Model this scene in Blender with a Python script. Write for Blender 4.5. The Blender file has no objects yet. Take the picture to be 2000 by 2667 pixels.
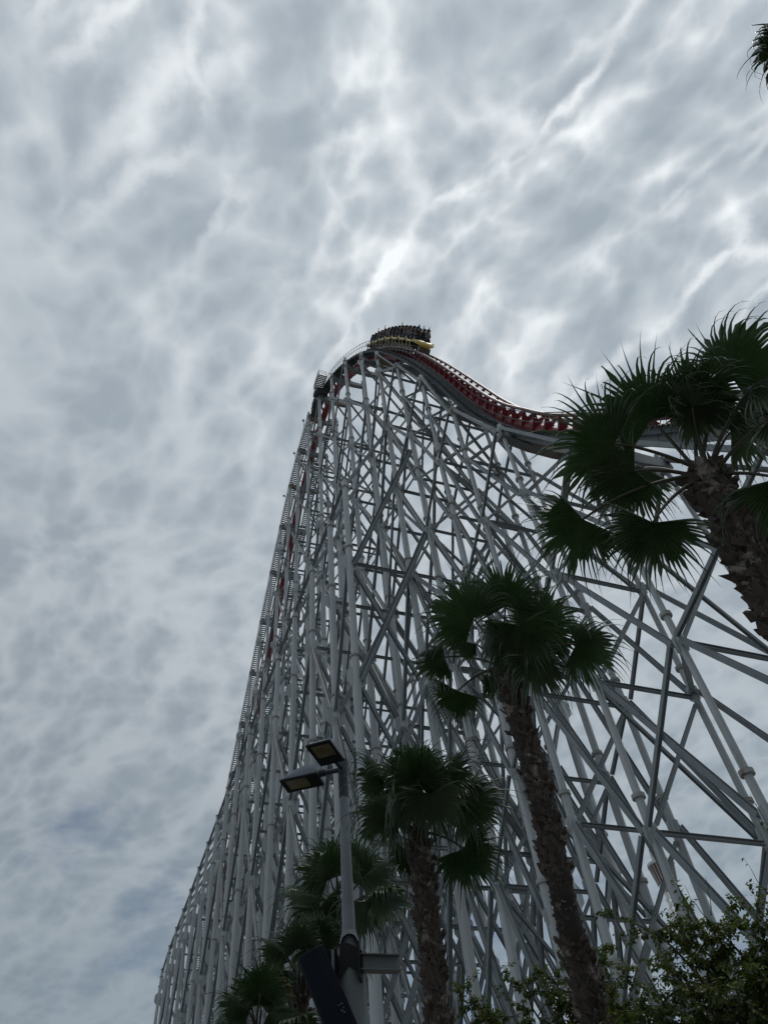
import bpy, math, random
import numpy as np
from mathutils import Vector, Matrix, Quaternion

R = math.radians
rng = random.Random(7)
scn = bpy.context.scene
col = scn.collection

# ------------------------------------------------------------------ camera
CX, CY, FPX = 1000.0, 1333.5, 1840.0          # principal point and focal length in pixels of the 2000x2667 photograph
EYE = Vector((0, 0, 1.6))
_u = Vector((810 - CX, -(-200 - CY), -FPX)).normalized()      # zenith seen in camera axes
_h = Vector((0, 0, -1)) - _u * _u.dot(Vector((0, 0, -1))); _h.normalize()
_r = _h.cross(_u)
cam_d = bpy.data.cameras.new('camera'); cam = bpy.data.objects.new('camera', cam_d); col.objects.link(cam)
M = Matrix(((_r.x, _r.y, _r.z), (_h.x, _h.y, _h.z), (_u.x, _u.y, _u.z)))
cam.matrix_world = Matrix.Translation(EYE) @ M.to_4x4()
cam_d.sensor_fit = 'HORIZONTAL'; cam_d.sensor_width = 36.0; cam_d.lens = FPX / 2000 * 36
cam_d.clip_start = 0.05; cam_d.clip_end = 6000
scn.camera = cam

def ray(px, py):
    return (M @ Vector((px - CX, -(py - CY), -FPX))).normalized()
def at(px, py, dist):
    return EYE + ray(px, py) * dist
def proj(p):
    v = M.transposed() @ (Vector(p) - EYE)
    if v.z > -0.1: return None
    return (CX + v.x * FPX / -v.z, CY - v.y * FPX / -v.z, -v.z)

# ------------------------------------------------------------------ world, sun, exposure
SUN_EL, SUN_AZ = R(75), R(66)
SUN_DIR = Vector((math.sin(SUN_AZ) * math.cos(SUN_EL), math.cos(SUN_AZ) * math.cos(SUN_EL), math.sin(SUN_EL)))
w = bpy.data.worlds.new("World"); scn.world = w; w.use_nodes = True
nt = w.node_tree; N = nt.nodes; L = nt.links; N.clear()

class G:
    """small helper to wire shader nodes"""
    def __init__(s, nt): s.nt = nt
    def new(s, t, **k):
        n = s.nt.nodes.new(t)
        for a, v in k.items(): setattr(n, a, v)
        return n
    def put(s, sock, v):
        if isinstance(v, bpy.types.NodeSocket): s.nt.links.new(v, sock)
        else: sock.default_value = v
    def math(s, op, a, b=0.0, c=None, clamp=False):
        n = s.new('ShaderNodeMath', operation=op, use_clamp=clamp)
        s.put(n.inputs[0], a); s.put(n.inputs[1], b)
        if c is not None: s.put(n.inputs[2], c)
        return n.outputs[0]
    def vmath(s, op, a, b=None, scale=None):
        n = s.new('ShaderNodeVectorMath', operation=op)
        s.put(n.inputs[0], a)
        if b is not None: s.put(n.inputs[1], b)
        if scale is not None: s.put(n.inputs['Scale'], scale)
        return n.outputs['Value'] if op == 'DOT_PRODUCT' else n.outputs[0]
    def mix(s, f, a, b):
        n = s.new('ShaderNodeMix', data_type='RGBA')
        s.put(n.inputs[0], f); s.put(n.inputs[6], a); s.put(n.inputs[7], b)
        return n.outputs[2]
    def ramp(s, v, lo, hi, a=0.0, b=1.0, smooth=True):
        n = s.new('ShaderNodeMapRange', interpolation_type='SMOOTHSTEP' if smooth else 'LINEAR')
        s.put(n.inputs[0], v); s.put(n.inputs[1], lo); s.put(n.inputs[2], hi); s.put(n.inputs[3], a); s.put(n.inputs[4], b)
        return n.outputs[0]
    def noise(s, vec, scale, detail=2.0, rough=0.5, dist=0.0, out=0):
        n = s.new('ShaderNodeTexNoise'); s.put(n.inputs['Vector'], vec)
        n.inputs['Scale'].default_value = scale; n.inputs['Detail'].default_value = detail
        n.inputs['Roughness'].default_value = rough; n.inputs['Distortion'].default_value = dist
        return n.outputs[out]
    def mapping(s, vec, rot=(0, 0, 0), scale=(1, 1, 1), loc=(0, 0, 0)):
        n = s.new('ShaderNodeMapping'); s.put(n.inputs[0], vec)
        n.inputs['Rotation'].default_value = rot; n.inputs['Scale'].default_value = scale; n.inputs['Location'].default_value = loc
        return n.outputs[0]

g = G(nt)
def c4(r, gg, b): return (r, gg, b, 1.0)
tc = g.new('ShaderNodeTexCoord').outputs['Generated']
sx = g.new('ShaderNodeSeparateXYZ'); L.new(tc, sx.inputs[0])
zc = g.math('ADD', g.math('MAXIMUM', sx.outputs[2], 0.02), 0.30)
cb = g.new('ShaderNodeCombineXYZ'); L.new(g.math('DIVIDE', sx.outputs[0], zc), cb.inputs[0]); L.new(g.math('DIVIDE', sx.outputs[1], zc), cb.inputs[1])
P = cb.outputs[0]
wob = g.vmath('ADD', g.vmath('SCALE', g.vmath('SUBTRACT', g.noise(P, 1.8, 2, 0.5, out=1), (0.5, 0.5, 0.5)), scale=0.20),
              g.vmath('SCALE', g.vmath('SUBTRACT', g.noise(P, 9.0, 3, 0.55, out=1), (0.5, 0.5, 0.5)), scale=0.042))
PW = g.vmath('ADD', P, wob)
sunp = g.math('MAXIMUM', g.vmath('DOT_PRODUCT', tc, tuple(SUN_DIR)), 0.0)
near_sun = g.ramp(sunp, 0.74, 1.0)
# rolls of altocumulus, longer along one direction, with smaller puffs riding on them
def cells(rot, scale, smooth):
    n = g.new('ShaderNodeTexVoronoi', feature='SMOOTH_F1'); L.new(g.mapping(g.mapping(PW, rot=(0, 0, R(rot))), scale=scale), n.inputs['Vector'])
    n.inputs['Scale'].default_value = 1.0; n.inputs['Smoothness'].default_value = smooth
    return n.outputs['Distance']
c1_, c2_, c3_ = cells(47, (8.0, 17.0, 1), 0.22), cells(30, (27, 36, 1), 0.28), cells(60, (70, 84, 1), 0.4)
fb = g.noise(PW, 9.0, 10, 0.62)
ve = g.new('ShaderNodeTexVoronoi', feature='DISTANCE_TO_EDGE'); L.new(g.mapping(g.mapping(g.vmath('ADD', PW, g.vmath('SCALE', g.vmath('SUBTRACT', g.noise(P, 22.0, 4, 0.6, out=1), (0.5, 0.5, 0.5)), scale=0.035)), rot=(0, 0, R(47))), scale=(5.2, 11.5, 1)), ve.inputs['Vector']); ve.inputs['Scale'].default_value = 1.0
crack = g.math('MULTIPLY', g.math('POWER', g.ramp(ve.outputs['Distance'], 0.16, 0.0), 2.0), g.ramp(g.noise(P, 5.0, 4, 0.55), 0.40, 0.66))
thin = g.math('ADD', g.math('ADD', g.math('MULTIPLY', c1_, 0.62), g.math('MULTIPLY', c2_, 0.44)),
              g.math('ADD', g.math('MULTIPLY', c3_, 0.12), g.math('MULTIPLY', g.math('SUBTRACT', fb, 0.5), 0.55)))
soft = g.ramp(thin, 0.25, 0.90)
rim = g.math('ADD', g.math('MULTIPLY', g.math('POWER', g.ramp(thin, 0.58, 1.02), 1.8), 0.8), g.math('MULTIPLY', crack, 0.85))
big = g.noise(P, 1.3, 3, 0.5)
body = g.mix(soft, c4(3.15, 3.68, 4.2), c4(4.95, 5.45, 5.85))
body = g.mix(g.ramp(big, 0.35, 0.68, 0.0, 0.25), body, c4(3.3, 3.85, 4.4))
rimk = g.math('MULTIPLY', rim, g.math('ADD', 0.06, g.math('MULTIPLY', near_sun, 0.95)), clamp=True)
cloud = g.mix(rimk, body, c4(8.3, 8.65, 8.85))
low = g.ramp(sx.outputs[2], 0.66, 0.15)
cloud = g.mix(g.math('MULTIPLY', low, 0.55), cloud, c4(2.5, 3.4, 4.15))
bright = g.math('ADD', 0.80, g.math('MULTIPLY', g.ramp(sunp, 0.2, 1.0), 0.33))
cloud = g.vmath('SCALE', cloud, scale=bright)
sky = g.new('ShaderNodeTexSky', sky_type='NISHITA'); sky.sun_disc = False; sky.sun_elevation = SUN_EL; sky.sun_rotation = SUN_AZ
holes = g.math('MULTIPLY', g.ramp(g.math('ADD', g.noise(g.mapping(P, loc=(3.3, 1.1, 0)), 1.7, 6, 0.6), g.math('MULTIPLY', low, 0.10)), 0.56, 0.72), g.ramp(sx.outputs[2], 0.62, 0.42))
cloud = g.mix(g.math("MULTIPLY", holes, 0.7), cloud, g.vmath('SCALE', sky.outputs[0], scale=0.62))
bg = g.new('ShaderNodeBackground'); L.new(cloud, bg.inputs[0]); bg.inputs[1].default_value = 0.1
wo = g.new('ShaderNodeOutputWorld'); L.new(bg.outputs[0], wo.inputs[0])

sd = bpy.data.lights.new('sun', 'SUN'); sd.energy = 0.7; sd.angle = R(14); sd.color = (1.0, 0.96, 0.90)
so = bpy.data.objects.new('sun', sd); col.objects.link(so)
so.rotation_euler = SUN_DIR.to_track_quat('Z', 'Y').to_euler(); so.location = (0, 0, 150)
scn.view_settings.view_transform = 'Standard'; scn.view_settings.look = 'None'
scn.view_settings.exposure = 0.0; scn.view_settings.gamma = 1.0
scn.cycles.max_bounces = 6

# ------------------------------------------------------------------ materials
def mat(name, base, rough=0.6, var=None, scale=6.0, metallic=0.0, stain=None, stain_scale=2.0, stain_lo=0.60, bump=0.0, bscale=30.0, spec=0.5, streak=None):
    m = bpy.data.materials.new(name); m.use_nodes = True
    nt = m.node_tree; b = nt.nodes['Principled BSDF']; q = G(nt)
    co = q.new('ShaderNodeTexCoord').outputs['Object']
    if streak: co = q.mapping(co, scale=streak)
    c = c4(*base)
    if var:
        c = q.mix(q.ramp(q.noise(co, scale, 5, 0.6), 0.3, 0.7), c4(*base), c4(*var))
    if stain:
        c = q.mix(q.ramp(q.noise(co, stain_scale, 6, 0.65), stain_lo, stain_lo + 0.12), c, c4(*stain))
    q.put(b.inputs['Base Color'], c)
    b.inputs['Roughness'].default_value = rough; b.inputs['Metallic'].default_value = metallic
    b.inputs['Specular IOR Level'].default_value = spec
    if bump:
        bn = q.new('ShaderNodeBump'); bn.inputs['Strength'].default_value = bump
        q.put(bn.inputs['Height'], q.noise(co, bscale, 4, 0.6)); nt.links.new(bn.outputs[0], b.inputs['Normal'])
    return m
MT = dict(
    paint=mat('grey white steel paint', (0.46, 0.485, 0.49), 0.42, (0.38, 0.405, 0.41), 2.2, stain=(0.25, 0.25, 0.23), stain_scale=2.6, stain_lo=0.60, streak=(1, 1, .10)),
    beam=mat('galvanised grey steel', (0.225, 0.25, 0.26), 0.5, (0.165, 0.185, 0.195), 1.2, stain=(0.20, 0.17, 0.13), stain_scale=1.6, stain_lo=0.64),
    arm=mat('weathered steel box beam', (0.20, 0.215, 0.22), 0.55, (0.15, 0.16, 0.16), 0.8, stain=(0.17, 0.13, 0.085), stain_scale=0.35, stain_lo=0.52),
    flange=mat('flange ring with rust', (0.38, 0.39, 0.38), 0.6, (0.28, 0.28, 0.26), 2.0, stain=(0.20, 0.10, 0.05), stain_scale=1.2, stain_lo=0.56),
    red=mat('red track paint', (0.25, 0.022, 0.034), 0.5, (0.17, 0.018, 0.026), 1.5, stain=(0.12, 0.03, 0.03), stain_scale=1.0, stain_lo=0.58),
    rail=mat('worn red rail', (0.20, 0.07, 0.06), 0.4, (0.24, 0.17, 0.15), 1.2),
    walk=mat('dark galvanised walkway', (0.13, 0.145, 0.15), 0.8, (0.09, 0.10, 0.105), 2.0, spec=0.2),
    dark=mat('dark machinery paint', (0.05, 0.058, 0.06), 0.6, (0.03, 0.035, 0.035), 2.0),
    yellow=mat('yellow train paint', (0.62, 0.46, 0.10), 0.35, (0.52, 0.37, 0.07), 2.0),
    seat=mat('black seat moulding', (0.018, 0.02, 0.022), 0.5),
    metal=mat('grey bogie steel', (0.16, 0.15, 0.14), 0.45, (0.10, 0.10, 0.10), 3.0),
    skin=mat('skin', (0.42, 0.25, 0.17), 0.55),
    hair=mat('dark hair', (0.02, 0.015, 0.012), 0.6),
    cloth0=mat('black cloth', (0.025, 0.025, 0.03), 0.9),
    cloth1=mat('grey cloth', (0.20, 0.20, 0.21), 0.9),
    cloth2=mat('navy cloth', (0.03, 0.04, 0.09), 0.9),
    cloth3=mat('brown cloth', (0.14, 0.10, 0.07), 0.9),
    frond=mat('palm frond green', (0.030, 0.056, 0.022), 0.30, (0.072, 0.102, 0.050), 3.0),
    frond_pale=mat('palm frond grey green', (0.075, 0.10, 0.058), 0.32, (0.045, 0.07, 0.035), 2.0),
    frond_dry=mat('dry palm frond', (0.30, 0.19, 0.045), 0.6, (0.16, 0.12, 0.05), 2.0),
    petiole=mat('palm petiole', (0.034, 0.040, 0.018), 0.5, (0.045, 0.030, 0.018), 2.0),
    palmbark=mat('palm trunk fibre', (0.030, 0.022, 0.017), 0.9, (0.018, 0.014, 0.011), 5.0, bump=0.6, bscale=25),
    boot=mat('old leaf base', (0.078, 0.058, 0.047), 0.8, (0.030, 0.022, 0.018), 5.0, stain=(0.24, 0.205, 0.175), stain_scale=5.0, stain_lo=0.53, bump=0.5, bscale=40),
    leaf=mat('broad leaf green', (0.078, 0.104, 0.019), 0.45, (0.046, 0.074, 0.019), 0.9, stain=(0.125, 0.118, 0.02), stain_scale=0.8, stain_lo=0.57),
    bark=mat('tree bark', (0.07, 0.055, 0.042), 0.9, (0.045, 0.036, 0.03), 8.0, bump=0.5),
    pole=mat('galvanised lamp pole', (0.19, 0.21, 0.225), 0.55, (0.145, 0.165, 0.18), 3.0, metallic=0.0, stain=(0.11, 0.12, 0.125), stain_scale=2.2, stain_lo=0.58),
    sleeve=mat('slate grey fitting paint', (0.040, 0.049, 0.064), 0.5, (0.032, 0.040, 0.052), 4.0, spec=0.25),
    head=mat('lamp housing grey blue', (0.13, 0.15, 0.18), 0.4, (0.11, 0.13, 0.155), 3.0),
    headrim=mat('lamp frame black', (0.012, 0.013, 0.015), 0.6, spec=0.2),
    navy=mat('dark navy housing', (0.0045, 0.007, 0.014), 0.5, (0.003, 0.005, 0.010), 3.0, spec=0.12),
    zinc=mat('dull zinc steel', (0.18, 0.20, 0.197), 0.55, (0.15, 0.165, 0.165), 3.0, stain=(0.12, 0.10, 0.08), stain_scale=4, stain_lo=0.62),
    cable=mat('black cable', (0.012, 0.012, 0.013), 0.5),
    mark=mat('pale print', (0.06, 0.07, 0.08), 0.5),
    tower=mat('white tower steel', (0.62, 0.63, 0.60), 0.5, (0.52, 0.53, 0.50), 0.3),
    towerwin=mat('brown tower glazing', (0.10, 0.055, 0.04), 0.25, (0.13, 0.07, 0.05), 0.6),
    ground=mat('grey paving', (0.27, 0.26, 0.25), 0.85, (0.20, 0.195, 0.19), 0.5, stain=(0.15, 0.15, 0.145), stain_scale=0.12, stain_lo=0.55, bump=0.2, bscale=8),
    verge=mat('planting bed soil', (0.10, 0.08, 0.055), 0.95, (0.06, 0.07, 0.03), 2.0),
)
def translucent(m, tint, f):
    nt = m.node_tree; q = G(nt); b = nt.nodes['Principled BSDF']; out = nt.nodes['Material Output']
    t = q.new('ShaderNodeBsdfTranslucent'); t.inputs[0].default_value = c4(*tint)
    mx = q.new('ShaderNodeMixShader'); mx.inputs[0].default_value = f
    nt.links.new(b.outputs[0], mx.inputs[1]); nt.links.new(t.outputs[0], mx.inputs[2]); nt.links.new(mx.outputs[0], out.inputs[0])
translucent(MT['leaf'], (0.12, 0.17, 0.02), 0.35); translucent(MT['frond'], (0.026, 0.066, 0.016), 0.22); translucent(MT['frond_pale'], (0.05, 0.085, 0.035), 0.2)
# lens of the floodlights: pale reflector behind glass
m = mat('floodlight glass', (0.21, 0.18, 0.11), 0.12, (0.12, 0.105, 0.07), 3.5); MT['lens'] = m

# ------------------------------------------------------------------ mesh helper
class MB:
    def __init__(s): s.v = []; s.f = []; s.m = []; s.cur = 0
    def add(s, vs, fs):
        o = len(s.v); s.v.extend(tuple(x) for x in vs); s.f.extend(tuple(i + o for i in f) for f in fs); s.m.extend([s.cur] * len(fs))
    def tube(s, pts, rads, n=10, cap=True):
        pts = [Vector(p) for p in pts]
        if not hasattr(rads, '__len__'): rads = [rads] * len(pts)
        up = None; vs = []; fs = []
        for i, p in enumerate(pts):
            t = (pts[min(i + 1, len(pts) - 1)] - pts[max(i - 1, 0)]).normalized()
            if up is None:
                up = Vector((0, 0, 1)) if abs(t.z) < 0.95 else Vector((1, 0, 0))
            a = t.cross(up)
            if a.length < 1e-4: a = t.cross(Vector((0.3, 1, 0.2)))
            a.normalize(); b = a.cross(t).normalized(); up = b
            for k in range(n):
                an = 2 * math.pi * k / n
                vs.append(p + (a * math.cos(an) + b * math.sin(an)) * rads[i])
        for i in range(len(pts) - 1):
            for k in range(n):
                fs.append((i * n + k, i * n + (k + 1) % n, (i + 1) * n + (k + 1) % n, (i + 1) * n + k))
        if cap:
            fs.append(tuple(range(n - 1, -1, -1))); fs.append(tuple((len(pts) - 1) * n + k for k in range(n)))
        s.add(vs, fs)
    def box(s, c, ax, ay, az):
        """c centre, ax/ay/az half-extent vectors"""
        c = Vector(c); ax = Vector(ax); ay = Vector(ay); az = Vector(az)
        vs = [c + ax * i + ay * j + az * k for i in (-1, 1) for j in (-1, 1) for k in (-1, 1)]
        s.add(vs, [(0, 1, 3, 2), (4, 6, 7, 5), (0, 4, 5, 1), (2, 3, 7, 6), (0, 2, 6, 4), (1, 5, 7, 3)])
    def prism(s, poly, off):
        """polygon (points) extruded by vector off"""
        n = len(poly); off = Vector(off); poly = [Vector(p) for p in poly]
        vs = poly + [p + off for p in poly]
        s.add(vs, [tuple(range(n - 1, -1, -1)), tuple(range(n, 2 * n))] + [(i, (i + 1) % n, n + (i + 1) % n, n + i) for i in range(n)])
    def hbeam(s, a, b, up, hw=0.12, hh=0.12, tw=0.02, tf=0.02):
        """H section from a to b, web plane holds `up`"""
        a = Vector(a); b = Vector(b); t = (b - a).normalized(); x = t.cross(Vector(up))
        if x.length < 1e-3: x = t.cross(Vector((0.31, 0.9, 0.2)))
        x.normalize(); y = x.cross(t)
        pr = [(-hw, -hh), (hw, -hh), (hw, -hh + tf), (tw, -hh + tf), (tw, hh - tf), (hw, hh - tf), (hw, hh), (-hw, hh), (-hw, hh - tf), (-tw, hh - tf), (-tw, -hh + tf), (-hw, -hh + tf)]
        s.prism([a + x * i + y * j for i, j in pr], b - a)
    def build(s, name, ms, parent=None, smooth=False, loc=None):
        me = bpy.data.meshes.new(name)
        v = s.v
        if loc is not None: v = [(x - loc[0], y - loc[1], z - loc[2]) for x, y, z in v]
        me.from_pydata(v, [], s.f)
        for q in (ms if isinstance(ms, (list, tuple)) else [ms]): me.materials.append(MT[q] if isinstance(q, str) else q)
        if s.m and max(s.m) > 0: me.polygons.foreach_set('material_index', s.m)
        if smooth: me.polygons.foreach_set('use_smooth', [True] * len(me.polygons))
        me.update()
        o = bpy.data.objects.new(name, me); col.objects.link(o)
        if parent is not None: o.parent = parent
        if loc is not None: o.location = loc
        return o
def tag(o, label=None, cat=None, group=None, kind=None):
    if label: o['label'] = label
    if cat: o['category'] = cat
    if group: o['group'] = group
    if kind: o['kind'] = kind
    return o
def empty(name, loc=(0, 0, 0)):
    o = bpy.data.objects.new(name, None); col.objects.link(o); o.location = loc; o.empty_display_size = 0.5
    return o
def set_smooth_by_angle(o, ang=40):
    me = o.data
    me.polygons.foreach_set('use_smooth', [True] * len(me.polygons))
    try: me.set_sharp_from_angle(angle=R(ang))
    except Exception: pass

# ------------------------------------------------------------------ ground
b = MB(); b.add([(-2500, -2500, 0), (2500, -2500, 0), (2500, 2500, 0), (-2500, 2500, 0)], [(0, 1, 2, 3)])
tag(b.build('ground', 'ground'), kind='structure')
b = MB(); b.prism([(-9, 7.0, 0.004), (9, 6.2, 0.004), (9, 10.8, 0.004), (-9, 17.0, 0.004)], (0, 0, 0.10))
tag(b.build('planting_bed', 'verge'), kind='structure')

# ------------------------------------------------------------------ roller coaster
TAZ = R(65)
TV = Vector((math.sin(TAZ), math.cos(TAZ), 0))      # across the track, away from the camera
DV = Vector((math.cos(TAZ), -math.sin(TAZ), 0))     # along the track, direction of travel
UP = Vector((0, 0, 1))
W0, S0 = 15.64, -30.54
def pos(s, ww, z): return DV * (S0 + s) + TV * (W0 + ww) + UP * z
TRK = [(-128, 1.2), (-100, 29), (-70.6, 59.6), (-64, 66.5), (-53, 78), (-43, 87.6), (-36, 92.6), (-31, 94.6), (-27, 95.3), (-23, 94.6), (-19, 92.4), (-14, 88.0),
       (-9, 82.2), (-3.7, 74.8), (0, 68.6), (3.7, 61.0), (5.2, 57.5), (7.2, 52.2), (8.7, 47.9), (10.2, 43.5), (11.5, 39.7), (12.8, 36.5), (14, 34.1),
       (15.5, 31.2), (16.9, 29.0), (20, 24.6), (24, 19.6), (30, 13.6), (38, 8.4), (48, 6.0), (62, 5.6)]
_xs = np.array([p[0] for p in TRK]); _zs = np.array([p[1] + 1.6 for p in TRK])
_m = np.gradient(_zs, _xs)
def trk(s):
    i = int(np.clip(np.searchsorted(_xs, s) - 1, 0, len(_xs) - 2)); h = _xs[i + 1] - _xs[i]; t = (s - _xs[i]) / h
    return float((2*t**3 - 3*t*t + 1) * _zs[i] + (t**3 - 2*t*t + t) * h * _m[i] + (-2*t**3 + 3*t*t) * _zs[i+1] + (t**3 - t*t) * h * _m[i+1])
_ss = np.linspace(-120, 60, 3601); _zz = np.array([trk(s) for s in _ss])
_arc = np.concatenate([[0], np.cumsum(np.hypot(np.diff(_ss), np.diff(_zz)))])
def arc_of(s): return float(np.interp(s, _ss, _arc))
def frame(a):
    """track frame at arc length a: point on the rail line over the near leg row, tangent, normal"""
    s = float(np.interp(a, _arc, _ss)); e = 0.4
    s2 = float(np.interp(a + e, _arc, _ss)); s1 = float(np.interp(a - e, _arc, _ss))
    t = (pos(s2, 0, trk(s2)) - pos(s1, 0, trk(s1))).normalized()
    n = TV.cross(t) if TV.cross(t).z > 0 or abs(TV.cross(t).z) < 1e-6 else -TV.cross(t)
    return pos(s, 0, trk(s)), t, n.normalized()
def fp(a, ww, nn):
    p, t, n = frame(a); return p + TV * ww + n * nn

rc = empty('roller_coaster', pos(0, 2.25, 0))
tag(rc, 'tall grey steel roller coaster with red track over dense lattice legs', 'roller coaster')
def pbuild(b, name, ms, smooth=False, parent=rc):
    o = b.build(name, ms)
    base = rc.location
    me = o.data
    co = np.empty(len(me.vertices) * 3, np.float32); me.vertices.foreach_get('co', co)
    co = co.reshape(-1, 3) - np.array(base, np.float32); me.vertices.foreach_set('co', co.ravel()); me.update()
    o.parent = parent
    if smooth: set_smooth_by_angle(o)
    return o

A0, A1 = arc_of(-119), arc_of(36)
na = np.arange(A0, A1, 1.0)
for ww in (1.6, 2.9):
    b = MB(); b.tube([fp(a, ww, 0) for a in na], 0.10, 8); pbuild(b, 'rail', 'rail', True)
b = MB(); b.tube([fp(a, 2.25, -0.92) for a in na], 0.44, 14); pbuild(b, 'track_spine', 'red', True)
# crossties: solid tapering plates between rails and spine
tie_as = np.arange(A0 + 0.6, A1, 1.48)
tie_vis = []
for a in tie_as:
    p = proj(fp(a, 2.25, 0))
    ok = p and -50 < p[0] < 2050 and -50 < p[1] < 2700
    tie_vis.append((-(1 / p[2] if ok else 0), a))
tie_vis.sort(); chosen = set(a for _, a in tie_vis[:100])
rest = MB()
for a in tie_as:
    b = MB() if a in chosen else rest
    p, t, n = frame(a)
    q = lambda ww, nn: p + TV * ww + n * nn - t * 0.055
    for k in (-1, 1):          # an arm from the spine to each rail
        b.prism([q(2.25 + k * x, y) for x, y in ((.72, .03), (.73, -.14), (.52, -.84), (.36, -1.22), (.0, -1.30), (.0, -.46), (.22, -.42), (.42, -.28), (.58, -.07))], t * 0.13)
    if a in chosen: pbuild(b, 'crosstie', 'red')
tag(pbuild(rest, 'crosstie', 'red'), kind='stuff')

# chain guide between the rails on the lift
b = MB(); al = np.arange(arc_of(-118), arc_of(-22), 2.0)
for ww in (2.13, 2.37):
    b.tube([fp(a, ww, -0.12) for a in al], 0.045, 5)
pbuild(b, 'chain_guide', 'dark')

def deck_off(a):
    s = float(np.interp(a, _arc, _ss)); u = min(1, max(0, (s + 5) / 10)); u = u * u * (3 - 2 * u)
    v = min(1, max(0, (s - 9) / 5))
    return -0.45 - 0.42 * u - 0.40 * v
def walkway(a0, a1, ww0, ww1, rail_side, stairs):
    b = MB(); step = 0.31 if stairs else 1.2
    a = a0
    while a < a1:
        p, t, n = frame(a)
        c = p + TV * (ww0 + ww1) / 2 + n * deck_off(a)
        if stairs:
            fl = Vector((DV.x, DV.y, 0))
            b.box(c, fl * 0.11, TV * (ww1 - ww0) / 2, UP * 0.02)
        elif deck_off(a) < -.5:          # steep part: level treads
            b.box(c, Vector((DV.x, DV.y, 0)) * .17, TV * (ww1 - ww0) / 2, UP * .025)
            b.box(c + t * .3, Vector((DV.x, DV.y, 0)) * .17, TV * (ww1 - ww0) / 2, UP * .025)
            a += .6; continue
        else:
            b.box(c, t * 0.585, TV * (ww1 - ww0) / 2, n * (0.03 if deck_off(a) > -.5 else 0.13))
            b.box(c - n * 0.16 + t * 0.5, t * 0.04, TV * (ww1 - ww0) / 2 , n * 0.12)
        a += step
    seg = np.arange(a0, a1, 1.5)
    for ww in (ww0, ww1):                     # stringers
        for i in range(len(seg) - 1):
            b.hbeam(fp(seg[i], ww, deck_off(seg[i]) - .14), fp(seg[i + 1], ww, deck_off(seg[i + 1]) - .14), frame(seg[i])[2], 0.05, 0.11, 0.012, 0.015)
    o = pbuild(b, 'walkway', 'walk')
    h = MB()
    for hh in (0.15, 0.62):
        h.tube([fp(a, rail_side, deck_off(a) + .45 + hh) for a in seg], 0.026, 5)
    for a in seg:
        h.tube([fp(a, rail_side, deck_off(a) - .05), fp(a, rail_side, deck_off(a) + 1.09)], 0.024, 5)
    pbuild(h, 'handrail', 'walk', parent=o)
walkway(arc_of(-118), arc_of(-26), 0.15, 1.15, 0.12, True)
walkway(arc_of(-118), arc_of(-26), 3.35, 4.3, 4.33, True)
walkway(arc_of(-26) + 0.2, arc_of(30), 0.35, 1.45, 0.33, False)

b = MB(); ga = np.arange(arc_of(12.0), arc_of(34), 1.2)
for i in range(len(ga) - 1):
    q0, q1 = ga[i], ga[i + 1]
    k = min(1, .25 + .75 * i / 8)
    b.box((fp(q0, .95, -1.45) + fp(q1, .95, -1.45)) / 2, frame((q0 + q1) / 2)[1] * (.59 if i % 4 else .60), TV * (.26 + .20 * k), frame((q0 + q1) / 2)[2] * .22 * k)
pbuild(b, 'walkway_girder', 'arm')

# --- legs
LV = [6.0 + 9.3 * k + 1.6 for k in range(-1, 11)]
LV = [z for z in LV if z > 2]
def bent_levels(s, top):
    if s < 1: return [z for z in LV if z < top - 1.2]
    lv = []; z = top - 0.6
    st = 5.6
    while z > 3: lv.append(z); z -= st
    return lv[::-1]
def cosl(s):
    e = 0.3; return 1 / math.hypot(1, (trk(s + e) - trk(s - e)) / (2 * e))
BS = [-110, -104, -98, -91.5, -85.5, -79.8, -74.4, -69.2, -64, -58.6, -53.1, -47.6, -42.2, -36.9, -31.6, -26.0, -20.2, -14.4, -8.9, -3.9, 0.0, 3.6, 6.9, 9.7, 13.4, 17.65, 23.8, 31, 39]
TOPN = {-31.6: 92.9, -26.0: 94.9, -20.2: 90.4, -14.4: 87.0, -8.9: 81.5, -3.9: 73.6, 0.0: 66.4, 3.6: 57.5, 6.9: 49.5, 9.7: 40.3, 13.4: 32.6, 17.65: 25.4, 23.8: 16.4}
WF = 4.5; WO = 4.35
def outer_top(s):
    return 1.6 + np.interp(s, [-120, -84, -60, -30, 0], [20, 38.2, 39.6, 42.0, 42.9])
class Leg: pass
legs = {}
def leg_radius(top, z): return (0.165 + 0.0029 * top + 0.0026 * max(0, top - z)) / 2
def add_leg(i, row, s, ww, top, k=1.0):
    l = Leg(); l.s, l.w, l.top, l.row, l.k = s, ww, top, row, k
    l.lv = bent_levels(s, top if row in 'NF' else min(top + 1.0, 99))
    legs[(i, row)] = l
for i, s in enumerate(BS):
    zt = TOPN[s] + 1.6 if s in TOPN else trk(s) - 1.55 / cosl(s)
    if zt < 4: zt = max(3.0, trk(s) - 2)
    kd = .84 if s > 1 else 1.0
    add_leg(i, 'N', s, 0.0, zt, kd); add_leg(i, 'F', s, WF, zt + 0.3, kd)
    ot = outer_top(s)
    if s <= 0.1 and s > -100 and zt > ot + 4:
        add_leg(i, 'O', s, -WO, ot, 1.42); add_leg(i, 'Q', s, WF + WO, ot, 1.42)

def visible_size(a, c, width):
    """rough projected area in pixels of a member, only inside the frame"""
    tot = 0.0
    a = Vector(a); c = Vector(c); prev = None
    for k in range(9):
        p = proj(a.lerp(c, k / 8))
        if p and prev and 0 < p[0] < 2000 and 0 < p[1] < 2667:
            tot += math.hypot(p[0] - prev[0], p[1] - prev[1]) * width * FPX / p[2]
        prev = p
    return tot

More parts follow.
